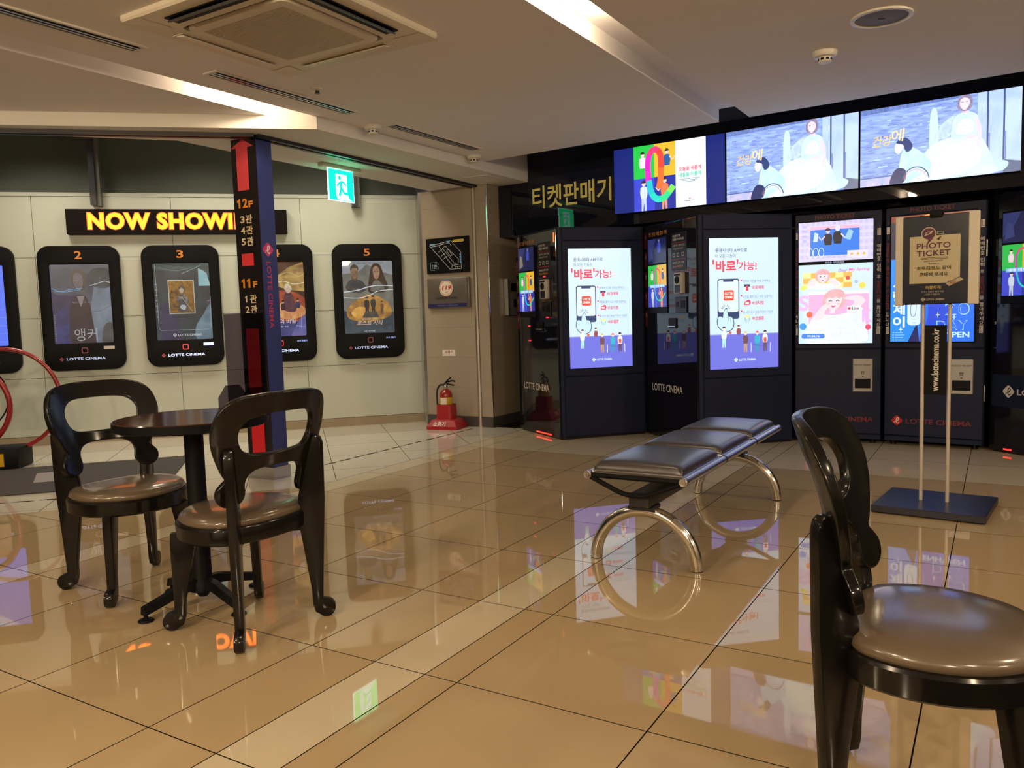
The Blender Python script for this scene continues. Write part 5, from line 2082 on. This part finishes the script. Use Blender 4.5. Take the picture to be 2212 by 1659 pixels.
for k, y in enumerate(YB):
    mb = MB(); mb.M = FBN
    mb.tube([(-.213, y, .395), (.213, y, .395)], .011, M_BLACK, 10)
    mb.tube(spline([(-.213, y, .392), (-.12, y, .352), (-.055, y, .326), (0, y, .322), (.055, y, .326), (.12, y, .352), (.213, y, .392)], 3, False), .011, M_BLACK, 10)
    mb.build('bracket', t)
    for x in (-.213, .213):
        mb = MB(); mb.M = FBN @ Matrix.Translation((x, y - (.014 if k == 0 else 0), .395)) @ Matrix.Rotation(-PI / 2, 4, 'X')
        mb.lathe([(0, 0), (.007, 0), (.008, .002), (.015, .001), (.0185, .004), (.0185, .020)], M_DARKMETAL if k else M_STEEL, 18)
        mb.build('end_ring', t)
for x in (-.213, .213):
    mb = MB(); mb.M = FBN
    mb.tube([(x, -.79, .395), (x, .82, .395)], .0175, M_ALU, 16)
    mb.build('rail', t)
for k in range(3):
    y0, y1 = YB[k] + .022, YB[k + 1] - .018
    mb = MB(); mb.M = FBN
    mb.rbox(-.205, .205, y0, y1, .400, .414, M_ALU, .003, 1)
    mb.build('seat_pan', t)
    bm = bmesh.new()
    bmesh.ops.create_grid(bm, x_segments=26, y_segments=26, size=.5)
    for v in bm.verts:
        u, w = v.co.x * 2, v.co.y * 2
        u, w = math.copysign(1 - (1 - abs(u)) ** 1.6, u), math.copysign(1 - (1 - abs(w)) ** 1.6, w)
        e = max(0, 1 - abs(u) ** 12) * max(0, 1 - abs(w) ** 12)
        v.co = Vector((u * .198, (y0 + y1) / 2 + w * ((y1 - y0) / 2 - .006), .416 + .036 * (e ** .35) + .012 * (1 - u * u) * (1 - w * w)))
    edges = [e for e in bm.edges if e.is_boundary]
    r = bmesh.ops.extrude_edge_only(bm, edges=edges)
    for g in r['geom']:
        if isinstance(g, bmesh.types.BMVert):
            g.co.z = .412
    mb = MB(); mb.M = FBN
    mb.bm(bm, M_PAD, True)
    mb.build('seat_pad', t, angle=60)

# ================================================================== ROUND TABLE
TC = Vector((-1.235, 3.075))
t = thing('round_table', 'small round dark mahogany cafe table on a black pedestal', 'table', (TC.x, TC.y, 0))
FT_ = Matrix.Translation((TC.x, TC.y, 0))
mb = MB(); mb.M = FT_
mb.lathe([(.278, .712), (.281, .7335), (.278, .7365), (0, .7365)], M_TOP, 56)
mb.build('table_top', t)
mb = MB(); mb.M = FT_
mb.lathe([(0, .700), (.276, .700), (.2825, .704), (.2825, .733), (.279, .7335)], M_BLACK, 56)
mb.build('edge_band', t)
mb = MB(); mb.M = FT_
mb.lathe([(.07, .698), (.07, .690), (.036, .684), (.036, .10), (.045, .085), (.05, .055), (.03, .05), (.018, .03), (0, .03)], M_BLACK, 24)
mb.build('pole', t)
for k in range(4):
    R = FT_ @ Matrix.Rotation(rad(52 + 90 * k), 4, 'Z')
    mb = MB(); mb.M = R
    pth = spline([(.03, 0, .085), (.09, 0, .082), (.16, 0, .062), (.245, 0, .040)], 4, False)
    n = len(pth)
    vs, fs = [], []
    for i, p in enumerate(pth):
        w_, h_ = .021 - .004 * i / n, .019 - .004 * i / n
        vs += [(p[0], -w_, p[2] - h_), (p[0], w_, p[2] - h_), (p[0], w_ * .7, p[2] + h_), (p[0], -w_ * .7, p[2] + h_)]
    for i in range(n - 1):
        for q in range(4):
            fs.append((i * 4 + q, i * 4 + (q + 1) % 4, i * 4 + 4 + (q + 1) % 4, i * 4 + 4 + q))
    fs += [(0, 1, 2, 3), tuple((n - 1) * 4 + q for q in (3, 2, 1, 0))]
    mb.add(vs, fs, M_BLACK)
    arm = mb.build('foot_arm', t)
    mb = MB(); mb.M = R @ Matrix.Translation((.235, 0, 0))
    mb.lathe([(.026, 0), (.029, .003), (.024, .009), (.008, .012), (.007, .03)], M_BLACK, 20)
    mb.build('leveller', arm)

# smoked acrylic divider standing on the table
dv = Vector((.19, -.20)).normalized()
DV = Vector((-1.075, 3.20)) + dv * .034
t = thing('table_divider', 'smoked clear acrylic divider standing on the round table', 'divider', (DV.x, DV.y, .7365))
FD = face(DV, math.degrees(math.atan2(dv.y, dv.x)))
mb = MB(); mb.M = FD
mb.rbox(-.170, .170, -.0025, .0025, .738, 1.127, M_SMOKE, .001, 1)
mb.build('sheet', t)
for x in (-.128, .070):
    mb = MB(); mb.M = FD @ Matrix.Translation((x, 0, 0)) @ Matrix.Rotation(PI / 2, 4, 'Z')
    mb.plate([(-.062, .737), (.062, .737), (.062, .79), (.03, .838), (-.03, .838), (-.062, .79)], -.0025, .0025, M_SMOKE)
    mb.build('foot', t)

# ================================================================== CHAIRS
def scroll_leg_rear():
    """side outline (radius, height) of the rear post with a scroll foot"""
    out = [(.190, .352), (.190, .45), (.215, .56), (.240, .645), (.248, .668), (.258, .677), (.270, .677), (.281, .668), (.287, .648), (.287, .60), (.284, .44), (.278, .34), (.264, .11), (.262, .070)]
    out += [(.272 + .033 * math.cos(rad(q)), .0335 + .0335 * math.sin(rad(q))) for q in range(80, -150, -18)]
    out += [(.232, .02), (.224, .05), (.222, .11)]
    return out


def scroll_leg_front():
    out = [(.165, .352), (.255, .352), (.258, .30), (.256, .11), (.257, .068)]
    out += [(.268 + .032 * math.cos(rad(q)), .0325 + .0325 * math.sin(rad(q))) for q in range(80, -150, -18)]
    out += [(.228, .02), (.220, .05), (.216, .11)]
    return out


def warp_back(bm):
    for k in range(-11, 12):
        geom = list(bm.verts) + list(bm.edges) + list(bm.faces)
        bmesh.ops.bisect_plane(bm, geom=geom, dist=1e-5, plane_co=(k * .0205, 0, 0), plane_no=(1, 0, 0))
    for v in bm.verts:
        y, z, d = v.co.x, v.co.y, v.co.z
        lean = .235 + .13 * max(0, z - .6)
        x = -.092 - (z - .47) * lean - .068 * (1 - (y / .235) ** 2)
        sl = .136 * y / .235 ** 2                       # slope of the bend
        nx, ny = 1 / math.hypot(1, sl), -sl / math.hypot(1, sl)
        v.co = Vector((x + d * nx, y + d * ny, z + d * .25))


BACK = [(0, .858), (.10, .856), (.175, .843), (.217, .806), (.233, .745), (.228, .69), (.212, .64), (.192, .595), (.178, .572), (.186, .560),
        (.202, .535), (.200, .505), (.180, .482), (.152, .476), (.124, .488), (.112, .515), (.116, .548), (.112, .572), (.094, .592), (.06, .602), (0, .604)]
HOLE = [(0, .790), (.08, .788), (.125, .776), (.150, .747), (.153, .712), (.140, .677), (.115, .656), (.06, .649), (0, .648)]


def make_chair(label):
    t = thing('chair', label, 'chair', (0, 0, 0), 0, 'black wooden chairs with round brown seats')
    # seat pad: round cushion, a little flattened at the back
    mb = MB()
    seat = lambda a, r: (r * math.cos(a) * (1.0 if math.cos(a) > -.55 else .55 / abs(math.cos(a)) * .5 + .5), r * math.sin(a))
    prof = [(1.0, .404), (1.03, .414), (1.0, .428), (.93, .437), (.75, .4435), (.5, .4475), (.25, .449), (.0, .4495)]
    n = 48
    vs, fs = [], []
    for s, z in prof:
        for k in range(n):
            x, y = seat(2 * PI * k / n, .216 * s)
            vs.append((x, y, z))
    for i in range(len(prof) - 1):
        for k in range(n):
            l = (k + 1) % n
            fs.append((i * n + k, i * n + l, i * n + n + l, i * n + n + k))
    mb.add(vs, fs, M_VINYL, True)
    mb.build('seat_cushion', t, local=True, angle=60)
    mb = MB()
    vs, fs = [], []
    pr = [(.80, .345), (.985, .345), (1.02, .352), (1.03, .398), (1.01, .405), (.9, .405)]
    for s, z in pr:
        for k in range(n):
            x, y = seat(2 * PI * k / n, .226 * s)
            vs.append((x, y, z))
    for i in range(len(pr) - 1):
        for k in range(n):
            l = (k + 1) % n
            fs.append((i * n + k, i * n + l, i * n + n + l, i * n + n + k))
    mb.add(vs, fs, M_WOOD, True)
    mb.build('seat_frame', t, local=True)
    mb = MB()
    mb.M = Matrix.Rotation(rad(45), 4, 'Z')
    mb.box(-.20, .20, -.012, .012, .33, .385, M_WOOD)
    mb.M = Matrix.Rotation(rad(-45), 4, 'Z')
    mb.box(-.20, .20, -.012, .012, .33, .385, M_WOOD)
    mb.build('cross_rail', t, local=True)
    for ang, out in ((45, scroll_leg_front), (-45, scroll_leg_front), (135, scroll_leg_rear), (-135, scroll_leg_rear)):
        mb = MB()
        mb.bm(curve_solid([out()], .0155, .003, 1), M_WOOD, True, Matrix.Rotation(rad(ang), 4, 'Z') @ Matrix.Rotation(PI / 2, 4, 'X'))
        mb.build('leg', t, local=True)
    left = [(-x, z) for x, z in BACK[::-1]][1:-1]
    lefth = [(-x, z) for x, z in HOLE[::-1]][1:-1]
    bm = curve_solid([spline(BACK + left, 4), spline(HOLE + lefth, 4)], .0115, .004, 2)
    warp_back(bm)
    mb = MB()
    mb.bm(bm, M_WOOD, True)
    mb.build('backrest', t, local=True, angle=40)
    mb = MB()
    for ang in (135, -135):
        mb.M = Matrix.Rotation(rad(ang), 4, 'Z')
        for z in (.50, .62):
            mb.add([(.274 + .008, .006 * math.cos(q), z + .006 * math.sin(q)) for q in [PI * k / 4 for k in range(8)]], [tuple(range(8))], M_DARKMETAL)
    mb.build('screw_heads', t, local=True)
    return t


def copy_chair(src, label):
    r = src.copy()
    COL.objects.link(r)
    r['label'] = label
    for ch in list(src.children):
        c = ch.copy()
        COL.objects.link(c)
        c.parent = r
    return r


ch = make_chair('black wooden chair on the far left side of the round table, facing right')
ch.location = (-1.62, 3.32, 0)
ch.rotation_euler = (0, 0, rad(-38.7))
c2 = copy_chair(ch, 'black wooden chair seen from behind on the near side of the round table')
c2.location = (-.979, 2.851, 0)
c2.rotation_euler = (0, 0, rad(145.6))
c3 = copy_chair(ch, 'large black wooden chair close up, cut by the right image corner')
_h0, _h1 = rad(-33.5 - 135), rad(-29 - 135)
c3.location = (.866 + .26 * (math.cos(_h0) - math.cos(_h1)), 1.609 + .26 * (math.sin(_h0) - math.sin(_h1)), 0)
c3.rotation_euler = (0, 0, rad(-29))

# ================================================================== LEFT EDGE: MAT AND RED RING STAND
mb = MB()
mb.prism([(-3.9, 5.05), (-2.40, 5.505), (-2.686, 6.586), (-4.3, 6.10)], .0015, .009, M_MAT)
mt = tag(mb.build('floor_mat'), 'dark grey floor mat on the pale corridor tiles at the left edge', 'mat')
mb = MB()
Q = [(-3.40, 5.60), (-3.245, 5.645), (-3.43, 6.03), (-3.59, 5.97)]
mb.prism(Q, .0092, .0098, flat((150, 146, 148)))
st = tag(mb.build('floor_sticker'), 'pale rectangular sticker lying on the dark floor mat', 'sticker')

RS = Vector((-4.06, 6.33))
t = thing('ring_stand', 'stand with two red hoops and an information disc cut by the left image edge', 'display stand', (RS.x, RS.y, 0))
mb = MB(); mb.M = Matrix.Translation((RS.x, RS.y, 0)) @ Matrix.Rotation(rad(12), 4, 'Z')
mb.rbox(-.45, .16, -.16, .16, .0, .165, M_BLACK, .01, 2)
mb.build('base', t)
mb = MB(); mb.M = Matrix.Translation((RS.x, RS.y, 0)) @ Matrix.Rotation(rad(12), 4, 'Z')
mb.box(-.40, .06, -.164, -.16, .03, .13, flat((214, 176, 30)))
mb.build('yellow_panel', t)
for (cx, cy, cz, R_, rr_, ang) in ((-4.06, 6.40, .535, .405, .017, 14), (-4.27, 6.20, .50, .335, .021, 14)):
    u = Vector((math.cos(rad(ang)), math.sin(rad(ang)), 0))
    mb = MB()
    mb.tube([Vector((cx, cy, cz)) + u * (R_ * math.cos(2 * PI * k / 48)) + Vector((0, 0, R_ * math.sin(2 * PI * k / 48))) for k in range(48)], rr_, M_RED, 12, closed=True)
    mb.build('hoop', t)
FRG = face((-4.25, 6.24), 14)
mb = MB(); mb.M = FRG @ Matrix.Translation((0.02, 0, .57)) @ Matrix.Rotation(PI / 2, 4, 'X')
mb.lathe([(.265, -.004), (.275, -.004), (.275, .004), (.265, .004), (.265, -.004)], M_BLACK, 40, cap=False)
mb.build('disc_rim', t)
mb = MB(); mb.M = FRG @ Matrix.Translation((0.02, 0, .57)) @ Matrix.Rotation(PI / 2, 4, 'X')
mb.lathe([(0, -.002), (.264, -.002), (.264, .002), (0, .002)], M_CLEAR, 40)
mb.build('clear_disc', t)
a = Art(FRG, -.17, .45, .40, .27, y=-.006, rough=.4)
a.rect(0, 0, 1, 1, (205, 196, 180))
a.rect(0, .82, 1, 1, (214, 170, 150))
a.text('안전 수칙', .55, .86, .95, .96, (180, 90, 70), .02)
for k in range(5):
    a.rect(.08, .66 - .13 * k, .92 - .06 * (k % 2), .69 - .13 * k, (120, 112, 106))
a.build('notice_sheet', t)
